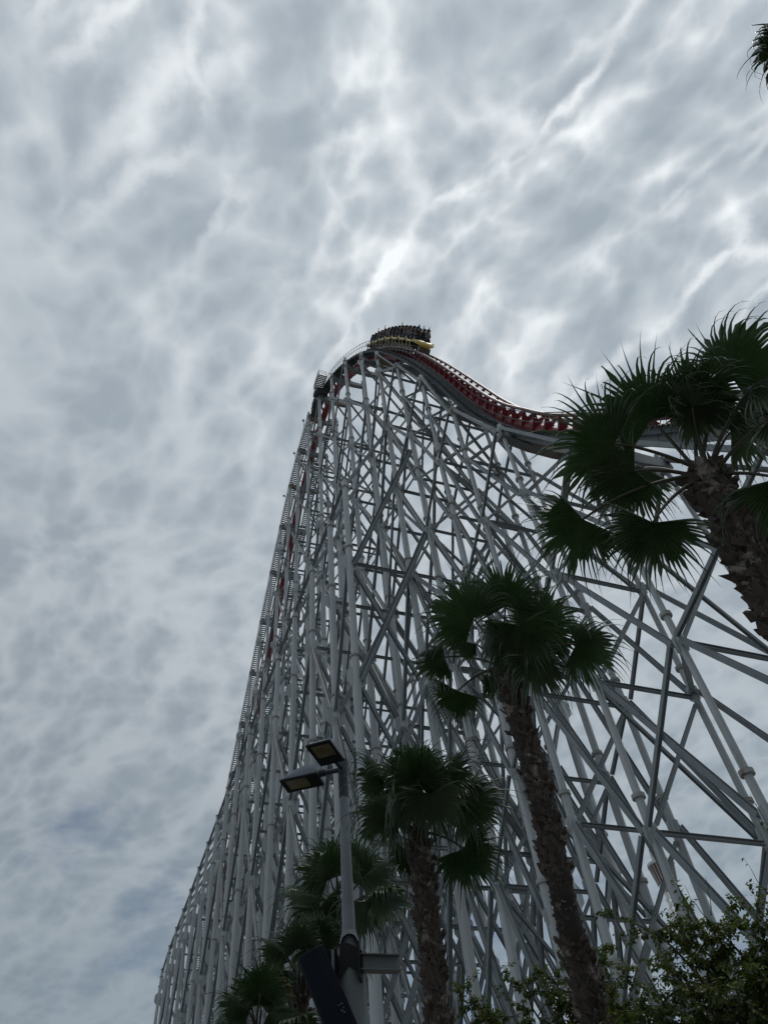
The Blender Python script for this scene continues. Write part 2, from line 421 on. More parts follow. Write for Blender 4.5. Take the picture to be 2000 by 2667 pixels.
leg_list = []
for key, l in legs.items():
    leg_list.append((visible_size(pos(l.s, l.w, 0), pos(l.s, l.w, l.top), leg_radius(l.top, 0) * 2 * l.k) * (0.55 if l.row in 'FQ' else 1.0), key))
leg_list.sort(key=lambda x: (-x[0], x[1])); leg_show = set(k for v, k in leg_list[:100] if v > 0)
rest_leg = MB(); rest_fl = MB()
for key, l in legs.items():
    i, row = key
    b = MB() if key in leg_show else rest_leg
    fz = []
    cuts = [0.0]
    for j, z in enumerate(l.lv):
        zf = z + (1.45 if l.s < 1 else 1.2)
        if zf < l.top - 0.8 and zf > 1.0 and (row in 'NF' or j % 2 == 0 or True): cuts.append(zf)
    cuts.append(l.top)
    for z0, z1 in zip(cuts[:-1], cuts[1:]):
        r = leg_radius(l.top, (z0 + z1) / 2) * l.k
        b.tube([pos(l.s, l.w, z0), pos(l.s, l.w, z1)], r, 14)
    for z in l.lv:                         # gusset plates at the nodes
        if z > l.top - 0.3: continue
        r = leg_radius(l.top, z) * l.k; c = pos(l.s, l.w, z)
        hw = (r + 0.34) if l.s < 1 else (r + 0.15); hz = 0.66 if l.s < 1 else 0.30
        for ax, th in ((TV, DV), (DV, TV)):
            if ax is TV and row in 'NOFQ' or row in 'NF':
                poly = [c - ax * hw - UP * hz * .55, c - ax * hw * .55 - UP * hz, c + ax * hw * .55 - UP * hz, c + ax * hw - UP * hz * .55,
                        c + ax * hw + UP * hz * .55, c + ax * hw * .55 + UP * hz, c - ax * hw * .55 + UP * hz, c - ax * hw + UP * hz * .55]
                b.prism([q - th * 0.02 for q in poly], th * 0.04)
    shown = key in leg_show
    lo = None
    if shown:
        lo = pbuild(b, 'support_column', 'paint'); set_smooth_by_angle(lo, 35)
    for zf in cuts[1:-1] + [l.top - 0.9]:
        r = leg_radius(l.top, zf) * l.k
        if shown:
            f = MB()
        else: f = rest_leg
        f.tube([pos(l.s, l.w, zf - 0.07), pos(l.s, l.w, zf + 0.07)], r + 0.085, 16)
        if shown: set_smooth_by_angle(pbuild(f, 'flange_ring', 'flange', parent=lo), 35)
    if shown and row in 'O':
        f = MB(); f.tube([pos(l.s, l.w, l.top), pos(l.s, l.w, l.top + 0.05)], leg_radius(l.top, l.top) * l.k + 0.07, 16)
        pbuild(f, 'end_cap', 'flange', parent=lo)
o = pbuild(rest_leg, 'support_column', 'paint'); set_smooth_by_angle(o, 35); tag(o, kind='stuff')

# --- beams and braces
members = []      # (type, a, b, upvec, hw, hh)
def mem(ty, a, c, up, hw, hh): members.append((ty, Vector(a), Vector(c), Vector(up), hw, hh))
def hs(s): return 0.105 if s < 2 else 0.082
def near_z(lst, z):
    return min(lst, key=lambda q: abs(q - z)) if lst else None
def panel(i, r1, r2, k1, k2, full=True):
    """bracing of one bent between two leg rows"""
    l1, l2 = legs[(i, r1)], legs[(i, r2)]
    s = l1.s; m = hs(s); lim = min(l1.top, l2.top)
    lv = [z for z in l1.lv if z < lim - 0.2]
    inner = r1 in 'NF' and r2 in 'NF'
    for j, z in enumerate(lv):
        e = 0.28
        if inner or (j % 2 == (len(lv) - 1) % 2):
            if inner:
                mem('cross_beam', pos(s + 0.10, l1.w + e, z), pos(s + 0.10, l2.w - e, z), UP, m * 0.95, m * 0.8)
                if s < -12 and j % 2: mem('cross_beam', pos(s - 0.14, l1.w + e, z - 0.5), pos(s - 0.14, l2.w - e, z - 0.5), UP, m * .6, m * .6)
            else:
                mem('cross_beam', pos(s, l1.w + e, z), pos(s, l2.w - e, z), UP, m * 0.95, m * 0.8)
        if j + 1 < len(lv):
            z2 = lv[j + 1]
            up = DV
            if inner:
                if s > 1 and j % 2 == i % 2:
                    mem('diagonal_brace', pos(s + .05, l1.w + .2, z + .2), pos(s + .05, l2.w - .2, z2 - .2), up, m, m * 1.1)
                else:
                    mem('diagonal_brace', pos(s + .06, l1.w + .2, z + .25), pos(s + .06, l2.w - .2, z2 - .25), up, m * .8, m * .8)
                    mem('diagonal_brace', pos(s - .12, l1.w + .2, z2 - .25), pos(s - .12, l2.w - .2, z + .25), up, m * .8, m * .8)
            else:
                mem('diagonal_brace', pos(s + .10, l1.w + .2, z + .25), pos(s + .10, l2.w - .2, z2 - .25), up, m, m * 1.1)
                mem('diagonal_brace', pos(s - .16, l1.w + .2, z2 - .25), pos(s - .16, l2.w - .2, z + .25), up, m, m)
def bay(i, j2, row, style):
    if (i, row) not in legs or (j2, row) not in legs: return
    l1, l2 = legs[(i, row)], legs[(j2, row)]
    m = 0.110 if l1.s < 2 else 0.092
    off = (-0.10 if row in 'NO' else 0.10)
    lim1, lim2 = l1.top, l2.top
    if style == 'X':
        lv = [z for z in l1.lv if z < min(lim1, lim2) - .2]
        for j in range(len(lv) - 1):
            a, c = lv[j], lv[j + 1]
            if (j + i) % 2 == 0:
                mem('diagonal_brace', pos(l1.s + .2, l1.w + off, c - .2), pos(l2.s - .2, l1.w + off, a + .2), TV, m, m)
                if row in 'NF' and i % 2: mem('diagonal_brace', pos(l1.s + .2, l1.w + off * 2.6, a + .2), pos(l2.s - .2, l1.w + off * 2.6, c - .2), TV, m * .75, m * .75)
            else:
                mem('diagonal_brace', pos(l1.s + .2, l1.w + off, a + .2), pos(l2.s - .2, l1.w + off, c - .2), TV, m, m)
                if row in 'NF' and i % 2 == 0: mem('diagonal_brace', pos(l1.s + .2, l1.w + off * 2.6, c - .2), pos(l2.s - .2, l1.w + off * 2.6, a + .2), TV, m * .75, m * .75)
        if row in 'NF':
            z1 = l1.lv[-1] if l1.lv else None
    else:      # steep drop: long members fall from the higher leg to the next lower one, and the other way
        hi, lo = (l1, l2) if l1.top > l2.top else (l2, l1)
        sg = 1 if lo.s > hi.s else -1
        for k, z in enumerate(lo.lv[::-1]):
            zu = near_z([q for q in hi.lv if q > z + 4.0], z + 8.5)
            if zu is None: continue
            mem('diagonal_brace', pos(hi.s + .2 * sg, hi.w + off, zu), pos(lo.s - .2 * sg, lo.w + off, z + .1), TV, m, m)
        for k, z in enumerate(lo.lv[::-1]):
            zd = near_z([q for q in hi.lv if q < z + 1.0], z - 3.5)
            if zd is None or k % 2: continue
            mem('diagonal_brace', pos(lo.s - .2 * sg, lo.w + off * 2.5, z), pos(hi.s + .2 * sg, hi.w + off * 2.5, zd + .1), TV, m * .8, m * .8)
for i, s in enumerate(BS):
    panel(i, 'N', 'F', 0, 0)
    if (i, 'O') in legs:
        panel(i, 'O', 'N', 0, 0); panel(i, 'F', 'Q', 0, 0)
        l = legs[(i, 'O')]                    # raking strut from the head of the outer leg to the inner leg
        n_ = legs[(i, 'N')]
        if n_.top > l.top + 9:
            mem('diagonal_brace', pos(s, l.w + .1, l.top - .4), pos(s, -.2, l.top + 8.6), DV, 0.12, 0.12)
            mem('diagonal_brace', pos(s, WF + WO - .1, l.top - .4), pos(s, WF + .2, l.top + 8.6), DV, 0.12, 0.12)
    if i + 1 < len(BS):
        for row in 'NF': bay(i, i + 1, row, 'X' if s < 1 - 1e-6 and BS[i + 1] < 1 else 'S')
        for row in 'OQ': bay(i, i + 1, row, 'X')
        if (i, 'O') in legs and (i + 1, 'O') in legs:
            for row, ww in (('O', -WO), ('Q', WF + WO)):
                l1, l2 = legs[(i, row)], legs[(i + 1, row)]
                mem('cross_beam', pos(l1.s + .1, ww, l1.top - .25), pos(l2.s - .1, ww, l2.top - .25), UP, 0.11, 0.11)
        if s >= -0.1:                          # inclined ties along the drop, in the plane of the floor between rows
            l1, l2 = legs[(i, 'N')], legs[(i + 1, 'N')]
            mem('cross_beam', pos(l1.s + .1, -.05, l1.top - .5), pos(l2.s - .1, -.05, l2.top - .5), TV, 0.06, 0.07)
            l1, l2 = legs[(i, 'F')], legs[(i + 1, 'F')]
            mem('cross_beam', pos(l1.s + .1, WF, l1.top - .5), pos(l2.s - .1, WF, l2.top - .5), TV, 0.06, 0.07)
            for z in legs[(i + 1, 'N')].lv[::2]:
                zu = near_z(legs[(i, 'F')].lv, z)
                if zu and abs(zu - z) < 3: mem('diagonal_brace', pos(BS[i + 1] - .1, .1, z), pos(s + .1, WF - .1, zu), UP, 0.09, 0.09)
# raking struts from the outer leg beside the drop to the first drop legs
iA = BS.index(0.0)
for z, zz in ((33.6 + 1.6, 45.5), (24.3 + 1.6, 36.0)):
    mem('diagonal_brace', pos(.2, -WO + .2, z), pos(3.5, -.15, zz), UP, 0.13, 0.15)
size = {'cross_beam': [], 'diagonal_brace': []}
for k, (ty, a, c, up, hw, hh) in enumerate(members):
    size[ty].append((-visible_size(a, c, hw * 2) * (0.6 if (a - TV * a.dot(TV)).length > 1e9 else 1), k))
show = set()
for ty in size:
    size[ty].sort(); show |= set(k for _, k in size[ty][:100])
rest = {'cross_beam': MB(), 'diagonal_brace': MB()}
for k, (ty, a, c, up, hw, hh) in enumerate(members):
    b = MB() if k in show else rest[ty]
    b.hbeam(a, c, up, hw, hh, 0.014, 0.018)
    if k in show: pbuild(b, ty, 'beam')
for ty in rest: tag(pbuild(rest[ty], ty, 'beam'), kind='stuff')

# --- cross arms that carry the track
for i, s in enumerate(BS):
    l = legs[(i, 'N')]; cs = cosl(s); zs = trk(s) - 1.60 / cs
    zt = min(l.top - 0.15, zs); b = MB()
    if l.top < 5: continue
    half = 0.24
    q = lambda ww, z: pos(s - half, ww, z)
    b.prism([q(-.25, zt - .05), q(-.25, zt - .50), q(1.5, zt - .85), q(3.0, zt - .85), q(WF + .25, zt - .55), q(WF + .25, zt - .05)], DV * (2 * half))
    b.prism([pos(s - .35, 1.85, zt - .04), pos(s - .35, 2.65, zt - .04), pos(s - .35, 2.55, zs + .25), pos(s - .35, 1.95, zs + .25)], DV * .7)
    # end plates and bolts blocks by the leg
    b.box(pos(s, .34, zt + .06), DV * .3, TV * .18, UP * .10)
    pbuild(b, 'cross_arm', 'arm')

# --- platform with drive machinery at the top of the lift
b = MB()
zc_ = trk(-18.2) - .9
for k in range(9): b.box(pos(-19.3 + k * .28, -.45, zc_), DV * .10, TV * .62, UP * .025)
for ww in (-1.05, .15): b.box(pos(-18.2, ww, zc_ - .1), DV * 1.35, TV * .03, UP * .09)
o = pbuild(b, 'platform', 'walk')
h = MB()
cor = [(-19.5, .1), (-19.5, -1.05), (-18.2, -1.05), (-16.9, -1.05), (-16.9, .1)]
for hh in (.4, .8, 1.2):
    h.tube([pos(s, ww, zc_ + hh) for s, ww in cor], .028, 5)
for s, ww in cor + [(-18.8, -1.05), (-17.6, -1.05)]:
    h.tube([pos(s, ww, zc_), pos(s, ww, zc_ + 1.22)], .028, 5)
pbuild(h, 'handrail', 'walk', parent=o)
b = MB(); zm = trk(-20.5) - 1.3
b.box(pos(-20.3, -.35, zm - .6), DV * .6, TV * .4, UP * .45); b.box(pos(-22.0, -.1, zm - .8), DV * .5, TV * .4, UP * .55)
b.tube([pos(-19.3, -.6, zm - 1.3), pos(-19.3, .9, zm - 1.3)], .40, 14); b.box(pos(-23.4, .1, zm - .6), DV * .4, TV * .35, UP * .35)
b.tube([pos(-22.6, -.5, zm - 1.5), pos(-18.8, -.5, zm - 1.6)], .09, 8); b.tube([pos(-20.3, -.4, zm), pos(-20.3, -.4, zm + .7)], .06, 6); b.tube([pos(-21.4, -.4, zm - .4), pos(-21.4, -.4, zm + .6)], .05, 6)
pbuild(b, 'drive_machinery', 'dark')
# work lights on posts along the near side of the lift
for s in (-28.5, -33.6, -39.5):
    b = MB(); a_ = arc_of(s)
    b.tube([fp(a_, -.1, -.5), fp(a_, -.1, 1.5)], .05, 6); b.tube([fp(a_, -.1, 1.5), fp(a_, -.1, 1.95)], .17, 8)
    pbuild(b, 'work_light', 'dark')

# ------------------------------------------------------------------ train
tr = empty('coaster_train', pos(0, 2.25, trk(0)))
tag(tr, 'black and yellow roller coaster train running over the top of the red track', 'train')
def local_mat(a, ww, nn):
    p, t, n = frame(a); o = p + TV * ww + n * nn
    return Matrix(((TV.x, t.x, n.x, o.x), (TV.y, t.y, n.y, o.y), (TV.z, t.z, n.z, o.z), (0, 0, 0, 1)))   # x across, y forward, z off the track
inv_tr = Matrix.Translation(-Vector(tr.location))
AR, AF = arc_of(-5.5), arc_of(4.4)
NC = 7; PITCH = (AF - AR) / NC
def smoothbox(b, c, hx, hy, hz, cut=0.3):
    """box with cut corners in the x-z plane seen from the front"""
    x, y, z = c; k = cut * min(hx, hz)
    pl = [(-hx + k, -hz), (hx - k, -hz), (hx, -hz + k), (hx, hz - k), (hx - k, hz), (-hx + k, hz), (-hx, hz - k), (-hx, -hz + k)]
    b.prism([(x + i, y - hy, z + j) for i, j in pl], (0, 2 * hy, 0))
b = MB()      # one side's yellow side frame: stepped bar
b.tube([(0, -PITCH * .5, .98), (0, -PITCH * .42, .98), (0, -PITCH * .36, .84), (0, PITCH * .36, .84), (0, PITCH * .46, 1.02), (0, PITCH * .5, 1.02)], .075, 6)
b.box((0, -PITCH * .1, .84), (.03, 0, 0), (0, PITCH * .3, 0), (0, 0, .09))
b.tube([(0, -PITCH * .3, .8), (0, -PITCH * .18, .12)], .045, 5); b.tube([(0, PITCH * .12, .8), (0, PITCH * .24, .12)], .045, 5)
me_frame = b.build('side_frame', 'yellow').data
b = MB(); b.box((0, 0, .78), (.95, 0, 0), (0, PITCH * .44, 0), (0, 0, .05)); b.box((0, 0, .52), (.16, 0, 0), (0, PITCH * .47, 0), (0, 0, .16))
b.box((0, PITCH * .2, .34), (.85, 0, 0), (0, .14, 0), (0, 0, .10)); b.box((0, -PITCH * .35, .34), (.85, 0, 0), (0, .14, 0), (0, 0, .10))
me_ch = b.build('chassis', 'metal').data
b = MB()
smoothbox(b, (0, 0, .12), .27, .30, .10); 
b.prism([(-.25, -.30, .1), (.25, -.30, .1), (.25, -.46, .80), (.15, -.50, .95), (-.15, -.50, .95), (-.25, -.46, .80)], (0, .18, .03))
b.prism([(-.17, -.50, .93), (.17, -.50, .93), (.18, -.54, 1.15), (.10, -.57, 1.27), (-.10, -.57, 1.27), (-.18, -.54, 1.15)], (0, .15, .02))
b.tube([(0, .36, -.05), (0, .30, .30)], .045, 6); b.tube([(-.2, .30, .32), (.2, .30, .32)], .05, 6)
b.box((0, .34, -.22), (.24, 0, 0), (0, .04, 0), (0, 0, .3))
me_seat = b.build('seat', 'seat').data
b = MB()
b.box((0, 0, .14), (.06, 0, 0), (0, .42, 0), (0, 0, .09))
for yy in (-.28, .28):
    b.tube([(-.05, yy, .22), (.05, yy, .22)], .16, 12); b.tube([(-.05, yy, -.26), (.05, yy, -.26)], .11, 12)
me_bog = b.build('wheel_bogie', 'metal').data
for o in [o for o in col.objects if o.data in (me_frame, me_ch, me_seat, me_bog)]: bpy.data.objects.remove(o)
def inst(name, me, parent, mw):
    o = bpy.data.objects.new(name, me); col.objects.link(o); o.parent = parent; o.matrix_parent_inverse = Matrix(); o.matrix_local = mw
    return o
seat_places = {}
for k in range(NC):
    a = AR + PITCH * (k + .5)
    m0 = local_mat(a, 2.25, 0)
    car = inst('train_car', me_ch, tr, inv_tr @ m0)
    for x in (-.98, .98): inst('side_frame', me_frame, car, Matrix.Translation((x, 0, 0)))
    for x in (-.66, .66):
        for y in (PITCH * .2, -PITCH * .35): inst('wheel_bogie', me_bog, car, Matrix.Translation((x, y, 0)))
    for rr in (0, 1):
        for x in (-.52, .52):
            y = -PITCH * .25 + rr * PITCH * .5
            lm = Matrix.Translation((x, y, 1.02)) @ Matrix.Scale(0.98, 4)
            inst('seat', me_seat, car, lm)
            seat_places[(k * 2 + rr, 'near' if x < 0 else 'far')] = m0 @ lm
# nose of the leading car and tail bumper
a = AF; m0 = local_mat(a, 2.25, 0)
b = MB()
st = [(-.35, 1.05, .62, .35), (.25, 1.05, .60, .38), (.8, .88, .55, .44), (1.25, .55, .46, .40), (1.5, .25, .36, .30)]
ring = []
vs = []; fs = []; nn = 12
for (y, hx, z0, hz) in st:
    for q in range(nn):
        an = 2 * math.pi * q / nn
        vs.append((hx * math.copysign(abs(math.cos(an)) ** .7, math.cos(an)), y, z0 + .28 + hz * math.copysign(abs(math.sin(an)) ** .8, math.sin(an)) * .55))
for i in range(len(st) - 1):
    for q in range(nn): fs.append((i * nn + q, i * nn + (q + 1) % nn, (i + 1) * nn + (q + 1) % nn, (i + 1) * nn + q))
fs.append(tuple(range(nn - 1, -1, -1))); fs.append(tuple((len(st) - 1) * nn + q for q in range(nn)))
b.add(vs, fs)
tmp = b.build('nose', 'yellow', smooth=True); me = tmp.data; bpy.data.objects.remove(tmp)
inst('nose', me, tr, inv_tr @ m0)
b = MB(); b.box((0, .95, .15), (.55, 0, 0), (0, .22, 0), (0, 0, .38)); tmp = b.build('front_bogie', 'metal'); me = tmp.data; bpy.data.objects.remove(tmp)
inst('front_bogie', me, tr, inv_tr @ m0)
m0 = local_mat(AR, 2.25, 0)
b = MB(); b.box((0, -.5, .95), (.8, 0, 0), (0, .5, 0), (0, 0, .09)); b.box((0, -.35, 1.12), (.5, 0, 0), (0, .3, 0), (0, 0, .12)); tmp = b.build('tail_frame', 'yellow'); me = tmp.data; bpy.data.objects.remove(tmp)
inst('tail_frame', me, tr, inv_tr @ m0)
b = MB(); b.box((0, -.55, .2), (.5, 0, 0), (0, .3, 0), (0, 0, .45)); tmp = b.build('rear_bogie', 'metal'); me = tmp.data; bpy.data.objects.remove(tmp)
inst('rear_bogie', me, tr, inv_tr @ m0)

# ------------------------------------------------------------------ riders
def make_person(arms):
    """seated rider grown from a skeleton with the skin modifier; arms: (left, right) each 'up' or 'down'"""
    v = []; e = []; rr = []
    def P(p, r, frm=None):
        v.append(p); rr.append(r)
        if frm is not None: e.append((frm, len(v) - 1))
        return len(v) - 1
    pel = P((0, -.05, .12), .15); wa = P((0, -.07, .32), .135, pel); ch = P((0, -.07, .50), .155, wa); sh = P((0, -.06, .62), .12, ch)
    ne = P((0, -.04, .70), .058, sh); hd = P((0, -.02, .80), .092, ne); hc = P((0, -.02, .88), .10, hd); ht = P((0, -.03, .965), .075, hc)
    P((0, .085, .83), .022, hc)                        # nose
    for sd in (-1, 1):
        hip = P((.10 * sd, .05, .10), .10, pel); kn = P((.13 * sd, .46, .12), .065, hip); an = P((.13 * sd, .50, -.30), .045, kn); P((.13 * sd, .66, -.34), .04, an)
        s1 = P((.19 * sd, -.05, .60), .065, sh)
        up = arms[0 if sd < 0 else 1] == 'up'
        if up:
            el = P((.25 * sd, .04, .90), .052, s1); wr = P((.27 * sd, .10, 1.19), .040, el); pa = P((.28 * sd, .11, 1.27), .042, wr); dz, dy = 1, 0
        else:
            el = P((.24 * sd, .08, .38), .048, s1); wr = P((.15 * sd, .28, .42), .034, el); pa = P((.13 * sd, .34, .43), .038, wr); dz, dy = 0, 1
        for q in range(5):
            ox = (q - 2) * .021; ln = (.05, .085, .095, .088, .07)[q]
            if q == 0: m1 = P((v[pa][0] - .04 * sd, v[pa][1] + dy * .01, v[pa][2] + dz * .02), .010, pa)
            else: m1 = P((v[pa][0] + ox * sd, v[pa][1] + dy * .04, v[pa][2] + dz * .04), .010, pa)
            P((v[m1][0] + ox * .3 * sd, v[m1][1] + dy * ln * .7 - dz * 0, v[m1][2] + dz * ln * .7 - dy * .03), .008, m1)
    me = bpy.data.meshes.new('person'); me.from_pydata(v, e, []); o = bpy.data.objects.new('person', me); col.objects.link(o)
    md = o.modifiers.new('skin', 'SKIN')
    for i, sv in enumerate(me.skin_vertices[0].data): sv.radius = (rr[i], rr[i]); sv.use_root = (i == 0)
    ss = o.modifiers.new('sub', 'SUBSURF'); ss.levels = 1; ss.render_levels = 1
    dg = bpy.context.evaluated_depsgraph_get(); dg.update()
    m2 = bpy.data.meshes.new_from_object(o.evaluated_get(dg)); bpy.data.objects.remove(o)
    m2.name = 'person'; m2.materials.clear()
    for q in ('cloth0', 'skin', 'hair', 'cloth2'): m2.materials.append(MT[q])
    for p in m2.polygons:
        c = p.center; p.use_smooth = True
        ax = abs(c.x)
        if c.z > .70 and ax < .13: p.material_index = 2 if (c.z > .90 or c.y < -.05) else 1
        elif (c.z > .74) or (ax > .12 and c.y > .10 and c.z > .33): p.material_index = 1
        elif c.z < .20 and c.y > .08: p.material_index = 3
        else: p.material_index = 0
    return m2
pm = {('down', 'down'): make_person(('down', 'down')), ('up', 'down'): make_person(('up', 'down')), ('up', 'up'): make_person(('up', 'up')), ('down', 'up'): make_person(('down', 'up'))}
ORD = ['first', 'second', 'third', 'fourth', 'fifth', 'sixth', 'seventh', 'eighth', 'ninth', 'tenth', 'eleventh', 'twelfth', 'thirteenth', 'last']
CL = {'cloth0': 'black', 'cloth1': 'grey', 'cloth2': 'navy', 'cloth3': 'brown'}
riders = [(13, 'near', 'dd', 'cloth0'), (13, 'far', 'dd', 'cloth1'), (12, 'near', 'du', 'cloth2'), (12, 'far', 'uu', 'cloth0'), (11, 'near', 'dd', 'cloth1'), (11, 'far', 'ud', 'cloth2'),
          (10, 'near', 'dd', 'cloth3'), (10, 'far', 'dd', 'cloth0'), (9, 'near', 'ud', 'cloth0'), (9, 'far', 'dd', 'cloth1'), (8, 'near', 'dd', 'cloth0'), (7, 'far', 'uu', 'cloth0'),
          (5, 'near', 'dd', 'cloth1'), (5, 'far', 'dd', 'cloth2'), (4, 'near', 'uu', 'cloth3'), (3, 'near', 'dd', 'cloth0'), (3, 'far', 'du', 'cloth2'), (2, 'near', 'ud', 'cloth1')]
for row, sd, ar, cl in riders:
    key = tuple({'d': 'down', 'u': 'up'}[c] for c in ar)
    o = bpy.data.objects.new('person', pm[key]); col.objects.link(o)
    o.matrix_world = seat_places[(row, sd)] @ Matrix.Translation((0, -.10, .14)) @ Matrix.Scale(1.02, 4)
    for q, mm in ((0, cl), (3, 'cloth0' if cl != 'cloth0' else 'cloth2')):
        o.material_slots[q].link = 'OBJECT'; o.material_slots[q].material = MT[mm]
    pose = {'dd': 'hands down on lap bar', 'ud': 'one arm raised', 'du': 'one arm raised', 'uu': 'both arms raised'}[ar]
    tag(o, f"rider in {CL[cl]} top, {ORD[13 - row]} train row, {sd} side seat, {pose}", 'person', 'riders in the coaster train')

# ------------------------------------------------------------------ palms
def nrm(v): return v.normalized()
def frond_blade(hub, axis, normal, Rr, seed, half=118, nseg=38, droop=1.0, join=0.55, fold=0.25):
    """fan blade: pleated segments joined near the hub, free and drooping towards the tips"""
    rg = random.Random(seed); b = MB()
    a = axis.normalized(); n = (normal - a * normal.dot(a)).normalized(); s = n.cross(a)
    NS = 11
    rows = []
    for j in range(nseg + 1):
        th = R(-half + 2 * half * j / nseg)
        rows.append(th)
    lens = [Rr * (0.86 + 0.24 * math.cos(th * 0.62)) * rg.uniform(.90, 1.10) for th in rows]
    def rib(th, ln, wob, dr):
        d = a * math.cos(th) + s * math.sin(th)
        d = (d - n * fold * abs(math.sin(th)) ** 1.5).normalized()
        p = hub.copy(); out = [p.copy()]; dd = d.copy()
        for k in range(1, NS):
            rho = k / (NS - 1)
            gst = dr * (max(0, rho - .38) ** 1.2) * 1.5
            dd = (dd + Vector((wob[0], wob[1], -1.0)) * gst).normalized()
            p = p + dd * ln / (NS - 1); out.append(p.copy())
        return out
    lines = []
    for j, th in enumerate(rows):
        k = rg.choice((.35, .7, 1.0, 1.3, 2.0))
        lines.append(rib(th, lens[j], (rg.uniform(-.22, .22), rg.uniform(-.22, .22)), droop * k))
    edge = []           # valley lines between the ribs, shared where joined
    for j in range(nseg):
        thm = (rows[j] + rows[j + 1]) / 2
        edge.append([(lines[j][k] + lines[j + 1][k]) / 2 - n * 0.022 * min(1, k / 3) for k in range(NS)])
    kj = int(round(join * (NS - 1)))
    for j in range(nseg + 1):
        ln = lines[j]; kk = kj + rg.choice((-1, 0, 0, 0, 1))
        vs = []
        for k in range(NS):
            wdt = (R(2 * half / nseg) * lens[j] * (k / (NS - 1))) / 2
            t = (ln[min(k + 1, NS - 1)] - ln[max(k - 1, 0)]).normalized()
            sd = t.cross(n)
            if sd.length < 1e-3: sd = t.cross(Vector((.2, .3, .9)))
            sd.normalize()
            if k <= kk and j > 0: le = edge[j - 1][k]
            else: le = ln[k] + sd * (wdt if k <= kk else max(.0, R(2 * half / nseg) * lens[j] * join / 2 * .56 * (1 - (k / (NS - 1) - join) / (1 - join)) ** 1.3 + .0005)) - n * .006
            if k <= kk and j < nseg: ri = edge[j][k]
            else: ri = ln[k] - sd * (wdt if k <= kk else max(.0, R(2 * half / nseg) * lens[j] * join / 2 * .56 * (1 - (k / (NS - 1) - join) / (1 - join)) ** 1.3 + .0005)) - n * .006
            # keep sides consistent
            if (le - ln[k]).dot(s * math.cos(rows[j]) - a * math.sin(rows[j])) > (ri - ln[k]).dot(s * math.cos(rows[j]) - a * math.sin(rows[j])): le, ri = ri, le
            vs += [le, ln[k], ri]
        fs = []
        for k in range(NS - 1):
            q = 3 * k
            fs += [(q, q + 1, q + 4, q + 3), (q + 1, q + 2, q + 5, q + 4)]
        b.add(vs, fs)
    return b
def petiole(b, p0, p1, sag, r0, r1):
    pts = []; L_ = (p1 - p0).length
    for k in range(9):
        t = k / 8; q = p0.lerp(p1, t) + UP * (sag * L_ * 4 * t * (1 - t)); pts.append(q)
    b.tube(pts, [r0 + (r1 - r0) * k / 8 for k in range(9)], 7)
    return (pts[-1] - pts[-2]).normalized()
